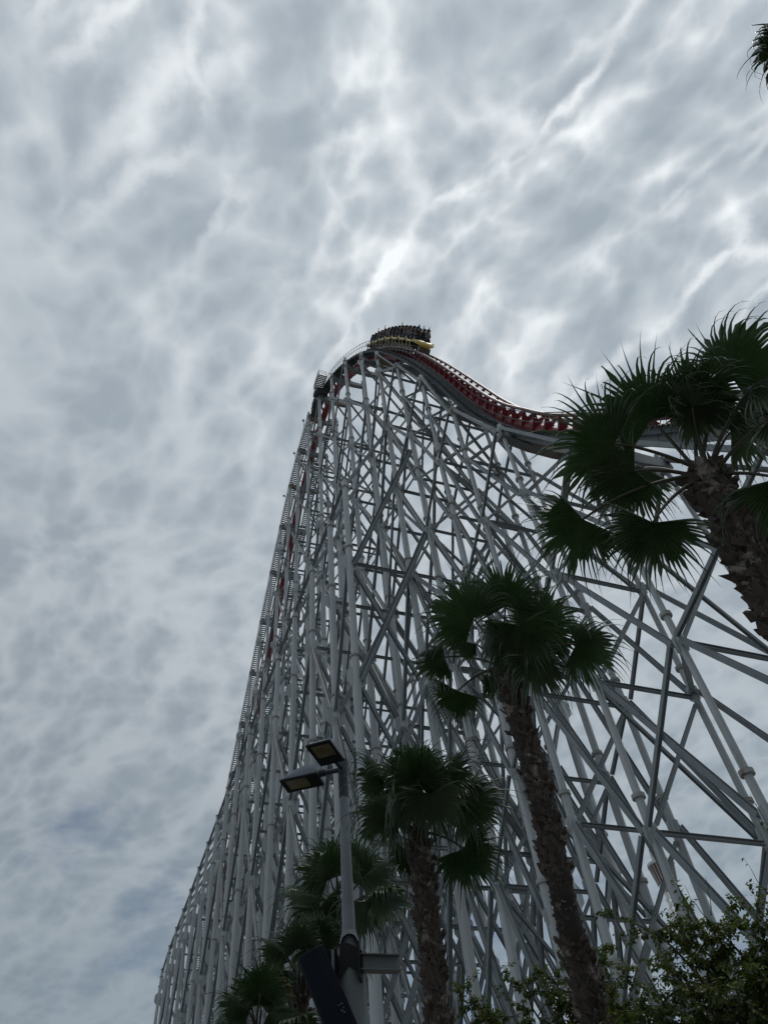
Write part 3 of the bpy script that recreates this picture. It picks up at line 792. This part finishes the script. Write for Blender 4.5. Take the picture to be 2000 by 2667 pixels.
def palm(label, crown_px, dist, trunk_px, fr, seed, r_top=.17, r_bot=.20, Rr=.85, extra=10, group='fan palms in front of the coaster', smooth_from=None, extra_el=(10, 75), boot_scale=1.0, crown_pt=None, base_pt=None, outside=False):
    rg = random.Random(seed)
    C = crown_pt if crown_pt is not None else at(*crown_px, dist)
    hd = math.hypot(C.x, C.y)
    ctrl = [C]
    for (px, py, dd) in trunk_px:
        d = ray(px, py); k = (hd + dd) / math.hypot(d.x, d.y); q = EYE + d * k; ctrl.append(q)
    if base_pt is not None: base = Vector(base_pt)
    else:
        if len(ctrl) > 1:
            a, c = ctrl[-2], ctrl[-1]; sl = (c - a) / (c.z - a.z); base = c + sl * (0 - c.z) * .8; base.z = 0
        else: base = Vector((C.x, C.y, 0))
    ctrl.append(base)
    root = empty('palm_tree', (base.x, base.y, 0)); tag(root, label, 'palm tree', group)
    off = Vector((base.x, base.y, 0))
    # trunk curve, sampled
    ctrl = ctrl[::-1]
    zs = [c.z for c in ctrl]
    def axis(z):
        z = max(min(z, zs[-1]), 0)
        xs = np.interp(z, zs, [c.x for c in ctrl]); ys = np.interp(z, zs, [c.y for c in ctrl])
        return Vector((float(xs), float(ys), z))
    def axis_s(z): return (axis(z - .5) + axis(z) * 2 + axis(z + .5)) / 4 * 1.0
    H = C.z
    b = MB(); pts = []; rads = []
    nz = int(H / .12)
    for k in range(nz + 1):
        z = H * k / nz; p = axis_s(z); p.z = z
        pts.append(p); rads.append((r_bot + (r_top - r_bot) * (z / H)) * (1 + .05 * math.sin(z * 21) + rg.uniform(-.03, .03)) * (.80 if z > H - .12 else 1))
    b.cur = 0; b.tube([p - off for p in pts], rads, 14)
    b.cur = 1       # old leaf bases up the stem, part of its bark
    z = max(.2, H - 5.6); ang = rg.uniform(0, 6)
    while z < H - .02:
        r = r_bot + (r_top - r_bot) * z / H; c = axis_s(z); c.z = z
        fibre = smooth_from is not None and smooth_from[0] < z < smooth_from[1]
        ang += 2.4 + rg.uniform(-.2, .2)
        o_ = Vector((math.cos(ang), math.sin(ang), 0)); s_ = Vector((-o_.y, o_.x, 0))
        if True:
            k = boot_scale * (.45 if fibre else 1)
            ww = r * rg.uniform(.38, .66) * k; hh = rg.uniform(.10, .20) * (r / .15) * k; ex = rg.choice((.12, .2, .3, .35, .5, .7)) * rg.uniform(.8, 1.1) * r * (1.3 if z > H - 1.2 else 1) * k
            tw = rg.uniform(-.45, .45)
            base0 = c + o_ * (r * .86) - off
            up_ = (UP + s_ * tw).normalized()
            split = rg.uniform(.02, .10) * k
            bend = s_ * rg.uniform(-.25, .25) * ww
            pl = [base0 - s_ * ww, base0 + s_ * ww, base0 + up_ * hh * .55 + s_ * ww * rg.uniform(.85, 1.05) + o_ * ex * .45 + bend * .5, base0 + up_ * hh * rg.uniform(.9, 1.15) + s_ * ww * rg.uniform(.55, .85) + o_ * ex * rg.uniform(.8, 1.15) + bend,
                  base0 + up_ * (hh - split) + s_ * ww * rg.uniform(-.2, .2) + o_ * ex * .95 + bend, base0 + up_ * hh * rg.uniform(.85, 1.15) - s_ * ww * rg.uniform(.55, .85) + o_ * ex * rg.uniform(.8, 1.15) + bend, base0 + up_ * hh * .55 - s_ * ww * rg.uniform(.85, 1.05) + o_ * ex * .45 + bend * .5]
            th = o_ * (.16 * r)
            b.prism([q - th for q in pl], th * rg.uniform(1.0, 1.6))
        z += .0078 * (r / .15) * rg.uniform(.6, 1.4) / boot_scale * (.45 if fibre else 1)
    tr_ = b.build('trunk', ['palmbark', 'boot'], root)
    # fronds
    view = (C - EYE).normalized()
    def make(hub, axis_dir, normal, rad, dr, sd, mt='frond', sag=.10, half=118, join=.50, r0=.024):
        start = C + Vector((rg.uniform(-.06, .06), rg.uniform(-.06, .06), rg.uniform(-.10, .06)))
        pb = MB(); petiole(pb, start - off, hub - off, sag, r0, r0 * .5)
        fb_ = frond_blade(hub - off, axis_dir, normal, rad, sd, droop=dr, half=half, join=join)
        fo = fb_.build('frond', mt, root, smooth=False)
        po = pb.build('petiole', 'petiole', fo, smooth=True)
    for k, f in enumerate(fr):
        hx, hy, tx, ty = f[:4]; o = f[4] if len(f) > 4 else {}
        rad = o.get('R', Rr); dl = o.get('d', 0.0)
        dC = (C - EYE).length
        hub = EYE + ray(hx, hy) * (dC + dl)
        tip = EYE + ray(tx, ty) * (dC + dl + o.get('td', 0.0))
        ax = (tip - hub).normalized()
        nv = UP * o.get('nu', .6) - view * o.get('nv', .55)
        make(hub, ax, nv, rad, o.get('droop', 1.0), seed * 100 + k, o.get('m', 'frond'), o.get('sag', .10), o.get('half', 112), o.get('join', .50))
    for k in range(extra):
        az = 2.399963 * k + rg.uniform(-.3, .3); el = R(extra_el[0] + (extra_el[1] - extra_el[0]) * ((k + .5) / extra) + rg.uniform(-8, 8))
        d = Vector((math.cos(az) * math.cos(el), math.sin(az) * math.cos(el), math.sin(el)))
        L_ = rg.uniform(.62, .95) * Rr / .85
        hub = C + d * L_ ; ax = (d + UP * -.25).normalized()
        if outside:                 # keep this crown's other fronds on the far side
            q = proj(hub + ax * Rr * 1.1); q2 = proj(hub)
            if (q and q[0] < 2080) or (q2 and q2[0] < 2080): continue
        nv = UP + d * -.2 if el < R(60) else Vector((-math.cos(az), -math.sin(az), .4))
        make(hub, ax, nv, Rr * rg.uniform(.8, 1.0), rg.uniform(.8, 1.5), seed * 100 + 50 + k, 'frond_pale' if rg.random() < .35 else 'frond', .08)
    return root

palm('large fan palm with thick leaning shaggy trunk at the right edge of the photo', (1842, 1240), 7.5, [(2018, 1575, 0.25)],
     [(1600, 1156, 1440, 1150, dict(d=-.1, R=.84, nu=.2, nv=1., droop=.7)), (1697, 1093, 1600, 960, dict(d=.35, R=.86, nu=.2, nv=.9, droop=.7)),
      (1802, 1048, 1800, 900, dict(d=.5, R=.72, nu=.1, nv=1.0, droop=1.2)), (1900, 975, 1975, 870, dict(d=.7, R=.85, nu=.3, nv=.8)),
      (1518, 1352, 1425, 1470, dict(d=-.5, R=.70, nu=.25, nv=1., droop=.55, half=100)), (1701, 1361, 1676, 1500, dict(d=-.75, R=.70, nu=.25, nv=1., droop=.55, half=105)),
      (1653, 1227, 1550, 1280, dict(d=-.2, R=.70, nu=.3, nv=1., droop=.7)), (1965, 1000, 2080, 950, dict(d=.3, R=.8)), (2010, 1085, 2150, 1080, dict(d=-.2, R=.8)),
      (2030, 1245, 2120, 1340, dict(d=-.4, R=.8)), (1960, 1340, 1985, 1480, dict(d=.5, R=.7, nu=.8, droop=1.6)), (1802, 1060, 1790, 1180, dict(d=.2, R=.55, nu=.9, nv=.2, m='frond_pale', droop=1.6))],
     11, .145, .165, .82, 3, extra_el=(40, 75))
palm('tall fan palm with long curving shaggy trunk right of the middle', (1316, 1738), 10.5, [(1353, 1884, .1), (1400, 2029, .25), (1447, 2250, .45), (1492, 2459, .6), (1548, 2644, .7)],
     [(1232, 1612, 1140, 1535, dict(d=-.2, nu=.2, nv=.9, R=.9, droop=.8)), (1317, 1580, 1306, 1480, dict(d=.1, nu=.1, nv=1.)), (1400, 1640, 1475, 1530, dict(d=.1, nu=.2, nv=.9, R=.9)),
      (1240, 1678, 1150, 1672, dict(d=-.1, R=.62, half=90)), (1500, 1678, 1640, 1690, dict(d=-.1, R=.80, nu=.4, nv=.9, droop=.9)), (1400, 1712, 1435, 1800, dict(d=-.4, nu=.8)),
      (1158, 1712, 1060, 1735, dict(d=-.2, R=.62, nu=.5, nv=.8, droop=1.2, half=95)), (1192, 1800, 1158, 1890, dict(d=-.3, nu=.25, nv=1., R=.60, droop=.7, half=95)), (1300, 1640, 1290, 1720, dict(d=-.5, nu=.9, nv=.3, m='frond_pale', droop=1.5)),
      (1350, 1630, 1370, 1720, dict(d=-.45, nu=.9, nv=.3, droop=1.5)), (1275, 1762, 1268, 1830, dict(d=.4, nu=.7, droop=1.8, R=.45))],
     22, .128, .15, .84, 1, smooth_from=(4.34, 5.01), extra_el=(20, 70))
palm('fan palm with straight shaggy trunk just right of the lamp post', (1092, 2171), 11.0, [(1103, 2330, .05), (1125, 2459, .1), (1139, 2644, .15)],
     [(1069, 2042, 1043, 1945, dict(d=.1, nu=.1, nv=1.)), (1091, 2049, 1112, 1950, dict(d=.0, nu=.15, nv=1.)), (1150, 2027, 1205, 1965, dict(d=.2)),
      (1006, 2035, 955, 1985, dict(d=.2)), (1015, 2112, 935, 2140, dict(d=-.4, nu=.5, nv=.9, droop=1.2, R=.72, half=95)), (1200, 2085, 1290, 2075, dict(d=-.1, droop=1.0, R=.85, nu=.4, nv=.9)),
      (1208, 2212, 1272, 2290, dict(d=-.3, droop=.7, R=.74, nu=.3, nv=1.)), (1060, 2215, 1052, 2300, dict(d=.4, droop=1.8, R=.55)), (1040, 2060, 1030, 2140, dict(d=-.4, nu=.9, nv=.3, droop=1.5)),
      (1120, 2070, 1130, 2150, dict(d=-.4, nu=.9, nv=.3, m='frond_pale', droop=1.5))],
     33, .120, .145, .80, 3, extra_el=(30, 70))
palm('fan palm whose crown and trunk stand partly behind the lamp post', (886, 2376), 15.0, [(885, 2485, .05)],
     [(857, 2284, 812, 2233, dict(nu=.3, nv=.9)), (876, 2271, 870, 2215, dict(d=.2, nu=.2, nv=1.)), (924, 2278, 945, 2214, dict(d=.2, nu=.2, nv=1.)),
      (953, 2283, 1006, 2249, dict(d=.1)), (988, 2335, 1045, 2345, dict(d=-.2, droop=1.3)), (825, 2338, 775, 2334, dict(d=-.2, droop=1.2)),
      (832, 2365, 850, 2430, dict(d=-.4, droop=1.5)), (950, 2350, 965, 2410, dict(d=-.4, droop=1.5, m='frond_pale'))],
     44, .13, .15, .88, 4)
palm('short fan palm with one yellowed frond behind the navy box', (785, 2562), 13.8, [(777, 2640, .0)],
     [(774, 2473, 761, 2405, dict(d=.1, nu=.2, nv=1.)), (738, 2482, 688, 2458, dict(d=-.1)), (831, 2457, 852, 2415, dict(d=.2, nu=.2, nv=1.)),
      (700, 2559, 650, 2566, dict(d=-.3, droop=1.2)), (729, 2540, 728, 2590, dict(d=-.5, nu=.9, droop=1.7, m='frond_dry', R=.5, half=50)), (715, 2530, 690, 2590, dict(d=-.3, droop=1.4, m='frond_pale')),
      (800, 2470, 830, 2500, dict(d=-.3, droop=1.4))],
     55, .14, .16, .62, 3)
palm('low fan palm at the bottom edge left of the navy box', (668, 2715), 13.0, [],
     [(643, 2629, 598, 2605, dict(d=-.2)), (655, 2625, 625, 2585, dict(d=.1, nu=.2, nv=1.)), (703, 2639, 756, 2640, dict(d=-.2, droop=1.3)), (680, 2620, 695, 2575, dict(d=.1, nu=.2, nv=1.)),
      (620, 2665, 575, 2680, dict(d=-.3, droop=1.3))],
     66, .14, .16, .62, 3)
C7 = at(2330, 150, 7.0)
palm('tall fan palm with one drooping frond entering at the top right corner', None, 7.0, [],
     [(2075, 55, 2005, 120, dict(d=-.35, R=.50, nu=.9, nv=.25, droop=2.0, half=60, join=.5)), (2300, 20, 2320, -100, dict(d=.1)), (2440, 90, 2560, 60, dict(d=.1)), (2420, 250, 2500, 380, dict(d=-.1)), (2330, 260, 2330, 400, dict(d=-.3)), (2380, 40, 2450, -60, dict(d=.4))],
     77, .17, .20, .85, 26, outside=True, crown_pt=C7, base_pt=(C7.x + .3, C7.y - .2, 0), extra_el=(0, 85))

# ------------------------------------------------------------------ broadleaf trees
def leaf_tree(label, base, limbs, seed, n_twig=34, leaf=.042, r=.11, fork=1.6, bare=(), rises=None):
    rg = random.Random(seed); base = Vector(base); off = base
    root = empty('broadleaf_tree', base); tag(root, label, 'tree', 'broadleaf trees at the bottom right')
    t = MB(); lf = MB()
    F = base + Vector((.1, -.05, fork))
    t.tube([base - off, base + Vector((.03, .02, fork * .5)) - off, F - off], [r, r * .85, r * .75], 10)
    def leafat(p, d, sc):
        up = Vector((rg.uniform(-.6, .6), rg.uniform(-.6, .6), 1)).normalized(); s = d.cross(up)
        if s.length < .05: return
        s.normalize(); n = s.cross(d)
        L_ = leaf * sc * rg.uniform(.75, 1.3); W = L_ * rg.uniform(.24, .34)
        m_ = p + d * L_ * .5 - n * L_ * .06
        vs = [p, p + d * L_ * .3 + s * W, m_ + d * L_ * .15 + s * W * .8, p + d * L_ - n * L_ * .2, m_ + d * L_ * .15 - s * W * .8, p + d * L_ * .3 - s * W, p + d * L_ * .35 - n * .004, m_ + d * L_ * .15]
        lf.add([v - off for v in vs], [(0, 1, 6), (1, 2, 7, 6), (2, 3, 7), (0, 6, 5), (6, 7, 4, 5), (7, 3, 4)])
    def twig(p, d, L_, lvl, rr_):
        pts = [p]; q = p.copy(); dd = d.copy(); n = 6
        for k in range(n):
            dd = (dd + Vector((rg.uniform(-.22, .22), rg.uniform(-.22, .22), rg.uniform(-.20, .10)))).normalized()
            q = q + dd * L_ / n; pts.append(q.copy())
            for _ in range(6 if lvl == 2 else 4):
                a = Vector((rg.uniform(-1, 1), rg.uniform(-1, 1), rg.uniform(-1.0, .25)))
                leafat(q + a * .02 - dd * (rg.random() * L_ / n), (dd * .5 + a).normalized(), 1)
        t.tube([x - off for x in pts], [rr_ * (1 - .8 * k / n) for k in range(n + 1)], 4, cap=False)
        return pts
    for (tgt, rad, nt_) in limbs:
        T = Vector(tgt); mid = F.lerp(T, .5) + Vector((rg.uniform(-.15, .15), rg.uniform(-.15, .15), .10 * (T - F).length))
        pts = []
        for k in range(11):
            u = k / 10; pts.append(F * (1 - u) ** 2 + mid * 2 * u * (1 - u) + T * u * u + Vector((rg.uniform(-.03, .03), rg.uniform(-.03, .03), rg.uniform(-.03, .03))))
        t.tube([x - off for x in pts], [r * .5 * (1 - .88 * k / 10) for k in range(11)], 7, cap=False)
        for k in range(int(nt_ * 1.25)):
            u = 1 - rg.random() ** 1.4 * .62
            i = u * 10; i0 = min(int(i), 9); p = pts[i0].lerp(pts[i0 + 1], i - i0); ld = (pts[min(i0 + 1, 10)] - pts[max(i0 - 1, 0)]).normalized()
            d = (ld * rg.uniform(.2, 1.0) + Vector((rg.uniform(-1, 1), rg.uniform(-1, 1), rg.uniform(-.6, .22)))).normalized()
            sub = twig(p, d, rg.uniform(.6, 1.2) * rad, 1, .008)
            for _ in range(4):
                j = rg.randrange(1, 6); d2 = (d + Vector((rg.uniform(-1, 1), rg.uniform(-1, 1), rg.uniform(-.8, .4)))).normalized()
                twig(sub[j], d2, rg.uniform(.3, .65) * rad, 2, .004)
    for (p0, p1, n_l) in bare:              # long thin shoots, leafy only at the tip
        p0 = Vector(p0); p1 = Vector(p1); pts = []
        for k in range(8): pts.append(p0.lerp(p1, k / 7) + Vector((rg.uniform(-.012, .012), rg.uniform(-.012, .012), -.05 * math.sin(k / 7 * 3.1))) )
        t.tube([x - off for x in pts], [.006 * (1 - .75 * k / 7) for k in range(8)], 4, cap=False)
        for k in range(n_l): leafat(p1.lerp(p0, rg.random() * .25), Vector((rg.uniform(-1, 1), rg.uniform(-1, 1), rg.uniform(-1, .2))).normalized(), .8)
    t.build('trunk', 'bark', root, smooth=True); lf.build('crown', 'leaf', root)
    return root
D1 = 8.6
def A(px, py, d): return tuple(at(px, py, d))
leaf_tree('leafy broadleaf tree with bare upward shoots filling the bottom right corner', (3.5, 8.0, 0),
          [(A(1710, 2425, 8.6), .5, 9), (A(1800, 2450, 8.9), .55, 12), (A(1880, 2425, 8.5), .45, 12), (A(1960, 2485, 8.4), .48, 14), (A(2060, 2490, 8.4), .5, 14), (A(1760, 2560, 8.4), .55, 12),
           (A(1850, 2570, 8.2), .6, 14), (A(1930, 2520, 8.8), .6, 14), (A(2010, 2560, 8.3), .6, 14), (A(1660, 2620, 8.5), .5, 12), (A(1790, 2680, 8.4), .6, 14), (A(1920, 2680, 8.2), .6, 14), (A(2060, 2680, 8.2), .6, 12)],
          5, bare=[(A(1845, 2400, 8.6), A(1780, 2305, 8.6), 0), (A(1850, 2385, 8.6), A(1838, 2285, 8.6), 0), (A(1985, 2420, 8.5), A(1930, 2335, 8.5), 0), (A(2010, 2340, 8.4), A(1935, 2235, 8.4), 3),
                   (A(2040, 2300, 8.4), A(1995, 2150, 8.4), 3), (A(2060, 2260, 8.3), A(1955, 2068, 8.3), 3), (A(2050, 2280, 8.3), A(1970, 2118, 8.3), 4), (A(2015, 2420, 8.4), A(1990, 2330, 8.4), 2), (A(1770, 2440, 8.6), A(1762, 2352, 8.6), 26)])
leaf_tree('lower broadleaf tree with sparse leafy tips behind the tall palm trunk', (1.75, 10.9, 0),
          [(A(1360, 2570, 11), .5, 9), (A(1440, 2545, 11), .5, 11), (A(1425, 2620, 10.8), .55, 13), (A(1560, 2520, 11), .5, 10), (A(1600, 2580, 10.8), .55, 12), (A(1510, 2600, 11), .55, 12), (A(1640, 2650, 10.6), .6, 12), (A(1480, 2670, 10.6), .6, 12), (A(1540, 2470, 11), .3, 4)],
          6, leaf=.045)
leaf_tree('small sparse broadleaf shrub tree at the bottom edge left of the curved trunk', (.9, 11.4, 0),
          [(A(1225, 2610, 11.3), .42, 5), (A(1270, 2640, 11.3), .42, 7), (A(1330, 2630, 11.3), .4, 5), (A(1240, 2680, 11.2), .5, 7), (A(1300, 2690, 11.2), .5, 7)], 8, leaf=.045, r=.07, fork=1.3)

# ------------------------------------------------------------------ lamp post
LP = Vector((-1.245, 11.09, 0)); LT = 6.667 + 1.6
lp = empty('lamp_post', LP); tag(lp, 'grey galvanised lamp post with two slanted floodlight heads and a wide base tube', 'lamp post')
ZB = 3.62 + 1.6
def bld(b, name, m_, parent=lp, smooth=False, ang=35):
    o = b.build(name, m_, parent)
    if smooth: set_smooth_by_angle(o, ang)
    return o
b = MB(); b.tube([(0, 0, 0), (0, 0, ZB)], .205, 28); b.tube([(0, 0, ZB + .01), (0, 0, ZB + .35)], [.19, .10], 28, cap=False); bld(b, 'base_tube', 'zinc', smooth=True)
b = MB(); b.tube([(0, 0, ZB - .1), (0, 0, LT - .62)], [.104, .072], 24); bld(b, 'pole', 'pole', smooth=True)
b = MB(); b.tube([(0, 0, LT - .66), (0, 0, LT + .02)], .082, 24); bld(b, 'pole_sleeve', 'sleeve', smooth=True)
b = MB()
for z in (LT - .33, LT - .48, LT - .58):
    for an in (-2.4, -.7): b.tube([(.078 * math.cos(an), .078 * math.sin(an), z), (.094 * math.cos(an), .094 * math.sin(an), z)], .012, 8)
bld(b, 'bolt', 'pole')
def lamp_head(c, ax, name='lamp_head'):
    """shoe-box floodlight: c centre of its glass side, ax pointing out from the pole"""
    c = Vector(c); ax = Vector(ax).normalized(); sd = UP.cross(ax)
    hl, hw = .315, .20
    o = MB(); st = [(-hl, .10), (-hl * .93, .19), (-hl * .3, .225), (hl * .3, .17), (hl * .85, .06), (hl, .015)]
    vs = []; fs = []
    for (x, h) in st:
        k = 1.0
        for y, z in ((-hw, 0), (-hw, h * .45), (-hw * .8, h * .92), (-hw * .5, h), (hw * .5, h), (hw * .8, h * .92), (hw, h * .45), (hw, 0)): vs.append(c + ax * x + sd * y + UP * z)
    for i in range(len(st) - 1):
        for q in range(7): fs.append((i * 8 + q, i * 8 + q + 1, (i + 1) * 8 + q + 1, (i + 1) * 8 + q))
        fs.append((i * 8 + 7, i * 8, (i + 1) * 8, (i + 1) * 8 + 7))
    fs.append(tuple(range(7, -1, -1))); fs.append(tuple(len(vs) - 8 + q for q in range(8)))
    o.add(vs, fs); ho = bld(o, name, 'head', smooth=True, ang=30)
    fr_ = MB()
    for x0, x1, y0, y1 in ((-hl - .015, hl + .02, hw - .035, hw + .012), (-hl - .015, hl + .02, -hw - .012, -hw + .035), (hl - .05, hl + .02, -hw + .035, hw - .035), (-hl - .015, -hl + .20, -hw + .035, hw - .035)):
        fr_.box(c + ax * (x0 + x1) / 2 + sd * (y0 + y1) / 2 - UP * .013, ax * (x1 - x0) / 2, sd * (y1 - y0) / 2, UP * .012)
    bld(fr_, 'rim', 'headrim', ho)
    le = MB(); le.box(c + ax * .0775 - UP * .008, ax * .1875, sd * (hw - .036), UP * .005); bld(le, 'lens', 'lens', ho)
    am = MB(); am.tube([Vector((0, 0, c.z + .07)), c - ax * (hl - .02) + UP * .085], .042, 12); am.tube([c - ax * (hl + .10) + UP * .085, c - ax * (hl - .03) + UP * .085], .062, 12)
    bld(am, 'arm', 'sleeve', ho, smooth=True)
lamp_head((-.72, .12, LT - .22), (-1, .17, 0))
lamp_head((-.20, -.70, LT - .22), (-.24, -1, 0))
# H-beam bracket with clamp on the base tube
zb = (at(975, 2528, 11.8)).z
b = MB()
b.hbeam((.14, -.20, zb), (.68, .06, zb + .01), UP, .09, .098, .009, .012)
bld(b, 'bracket', 'zinc')
b = MB()
b.box((.16, -.22, zb), (.012, .0, 0), (0, .16, 0), (0, 0, .22)); b.prism([(.0, -.215, zb - .02), (.2, -.22, zb - .14), (.2, -.22, zb + .14), (.0, -.215, zb + .26), (-.12, -.21, zb + .26), (-.12, -.21, zb - .16)], (0, -.02, 0))
b.tube([(.02, -.20, zb + .26), (.02, .16, zb + .30)], .12, 16, cap=False)
for k in range(9):
    a0 = math.pi * k / 8
bld(b, 'clamp', 'headrim')

# ------------------------------------------------------------------ navy housing hung on the lamp post
bx = empty('fixture_box', LP + Vector((-.5, -.35, zb))); tag(bx, 'long dark navy box tilted forward on a bracket beside the lamp post', 'equipment box')
offb = Vector(bx.location)
dl = 11.35
c0 = at(808, 2484, dl); c1_ = at(914, 2735, dl - .35)
ax = (c1_ - c0).normalized(); vw = (c0 - EYE).normalized(); sdv = ax.cross(vw).normalized(); nv_ = sdv.cross(ax).normalized()
b = MB(); Lb = (c1_ - c0).length
hw, hd = .185, .12
prof = [(-hw, -hd * .4), (-hw * .86, -hd), (hw * .5, -hd), (hw, -hd * .8), (hw, hd), (-hw, hd)]
def sec(tt, k, dpt=0): return [c0 + ax * tt + sdv * x * k + nv_ * (y * k + dpt) - offb for x, y in prof]
vs = []; secs = [(0.0, .95), (.03, 1.0), (.22, 1.02), (Lb * .6, 1.06), (Lb, 1.0)]
for tt, k in secs: vs += sec(tt, k)
fs = []
n_ = len(prof)
for i in range(len(secs) - 1):
    for q in range(n_): fs.append((i * n_ + q, i * n_ + (q + 1) % n_, (i + 1) * n_ + (q + 1) % n_, (i + 1) * n_ + q))
fs.append(tuple(range(n_ - 1, -1, -1))); fs.append(tuple((len(secs) - 1) * n_ + q for q in range(n_)))
b.add(vs, fs); shell = b.build('housing', 'navy', bx)
bv = shell.modifiers.new('bevel', 'BEVEL'); bv.width = .012; bv.segments = 2
b = MB(); b.box(c0 + ax * Lb * .5 + sdv * hw * .05 - nv_ * (hd * 1.06 + .004) - offb, ax * Lb * .48, sdv * .0035, nv_ * .004); b.build('seam_strip', 'headrim', bx)
mk = MB()
for k, (da, dsd) in enumerate(((0, .0), (.05, .0), (.07, .03), (.0, .04), (.10, .01))):
    mk.box(c0 + ax * (Lb * .63 + da) + sdv * (-hw * .62 + dsd) * -1 - nv_ * (hd * 1.06 + .004) - offb, ax * .010, sdv * (.008 if k % 2 else .012), nv_ * .002)
mk.build('print_mark', 'mark', bx)
# mounting box between the housing and the post
b = MB(); cb_ = Vector((LP.x - .30, LP.y - .24, zb - .02)) - offb
b.box(cb_, (.155, 0, 0), (0, .10, 0), (0, 0, .19)); b.box(cb_ + Vector((-.2, .0, .04)), (.08, 0, 0), (0, .05, 0), (0, 0, .10)); b.box(cb_ + Vector((.0, 0, -.27)), (.06, 0, 0), (0, .06, 0), (0, 0, .09))
mo = b.build('mounting_box', 'navy', bx); bv = mo.modifiers.new('bevel', 'BEVEL'); bv.width = .01; bv.segments = 2
b = MB(); b.box(cb_ + Vector((.105, -.104, 0)), (.018, 0, 0), (0, .006, 0), (0, 0, .175)); b.build('mounting_plate', 'zinc', bx)
b = MB(); q0 = cb_ + Vector((.16, -.10, -.17))
b.tube([q0, q0 + Vector((-.03, -.02, -.16)), q0 + Vector((-.12, -.03, -.36)), q0 + Vector((-.22, -.03, -.52)), q0 + Vector((-.24, -.02, -.70))], .011, 6)
b.tube([q0 + Vector((-.24, -.03, -.78)), q0 + Vector((-.05, -.05, -.74)), q0 + Vector((-.02, -.05, -.86)), q0 + Vector((-.07, -.05, -.98)), q0 + Vector((-.20, -.04, -1.03))], .011, 6)
b.build('cable', 'cable', bx, smooth=True)

# ------------------------------------------------------------------ observation tower far behind
TB = Vector((56.1, 181.7, 0)); TZ = 75.5
tw = empty('observation_tower', TB); tag(tw, 'slim white observation tower with ringed cabin, far behind the right side lattice', 'tower')
b = MB()
for k in range(6):
    an = k * math.pi / 3 + .3; b.tube([(1.45 * math.cos(an), 1.45 * math.sin(an), 0), (1.45 * math.cos(an), 1.45 * math.sin(an), TZ - 2)], .26, 8)
b.tube([(0, 0, 0), (0, 0, TZ)], .5, 10)
z = 2.0
while z < TZ - 8:
    b.tube([(1.7 * math.cos(q * math.pi / 8), 1.7 * math.sin(q * math.pi / 8), z) for q in range(17)], .07, 5)
    for k in range(6):
        a0 = k * math.pi / 3 + .3; a1 = a0 + math.pi / 3
        b.tube([(1.45 * math.cos(a0), 1.45 * math.sin(a0), z), (1.45 * math.cos(a1), 1.45 * math.sin(a1), z + 1.8)], .07, 4)
    z += 1.8
b.build('shaft', 'tower', tw, smooth=True)
b = MB(); b.tube([(0, 0, TZ - 2.5), (0, 0, TZ + 1.2)], 1.6, 24); o = b.build('cap', 'tower', tw); set_smooth_by_angle(o)
b = MB(); b.tube([(0, 0, TZ - 2.9), (0, 0, TZ - 2.3)], 3.25, 32); o = b.build('ring', 'tower', tw); set_smooth_by_angle(o)
b = MB(); b.tube([(0, 0, TZ - 8.2), (0, 0, TZ - 7.1)], 2.15, 32); o = b.build('ring', 'tower', tw); set_smooth_by_angle(o)
b = MB(); b.tube([(0, 0, TZ - 7.1), (0, 0, TZ - 2.9)], [2.25, 3.0], 32, cap=False); o = b.build('cabin', 'towerwin', tw); set_smooth_by_angle(o)
b = MB()
for k in range(20):
    an = k * math.pi / 10; b.tube([(2.3 * math.cos(an), 2.3 * math.sin(an), TZ - 7.1), (3.06 * math.cos(an), 3.06 * math.sin(an), TZ - 2.9)], .09, 5)
b.build('cabin_rib', 'tower', tw)
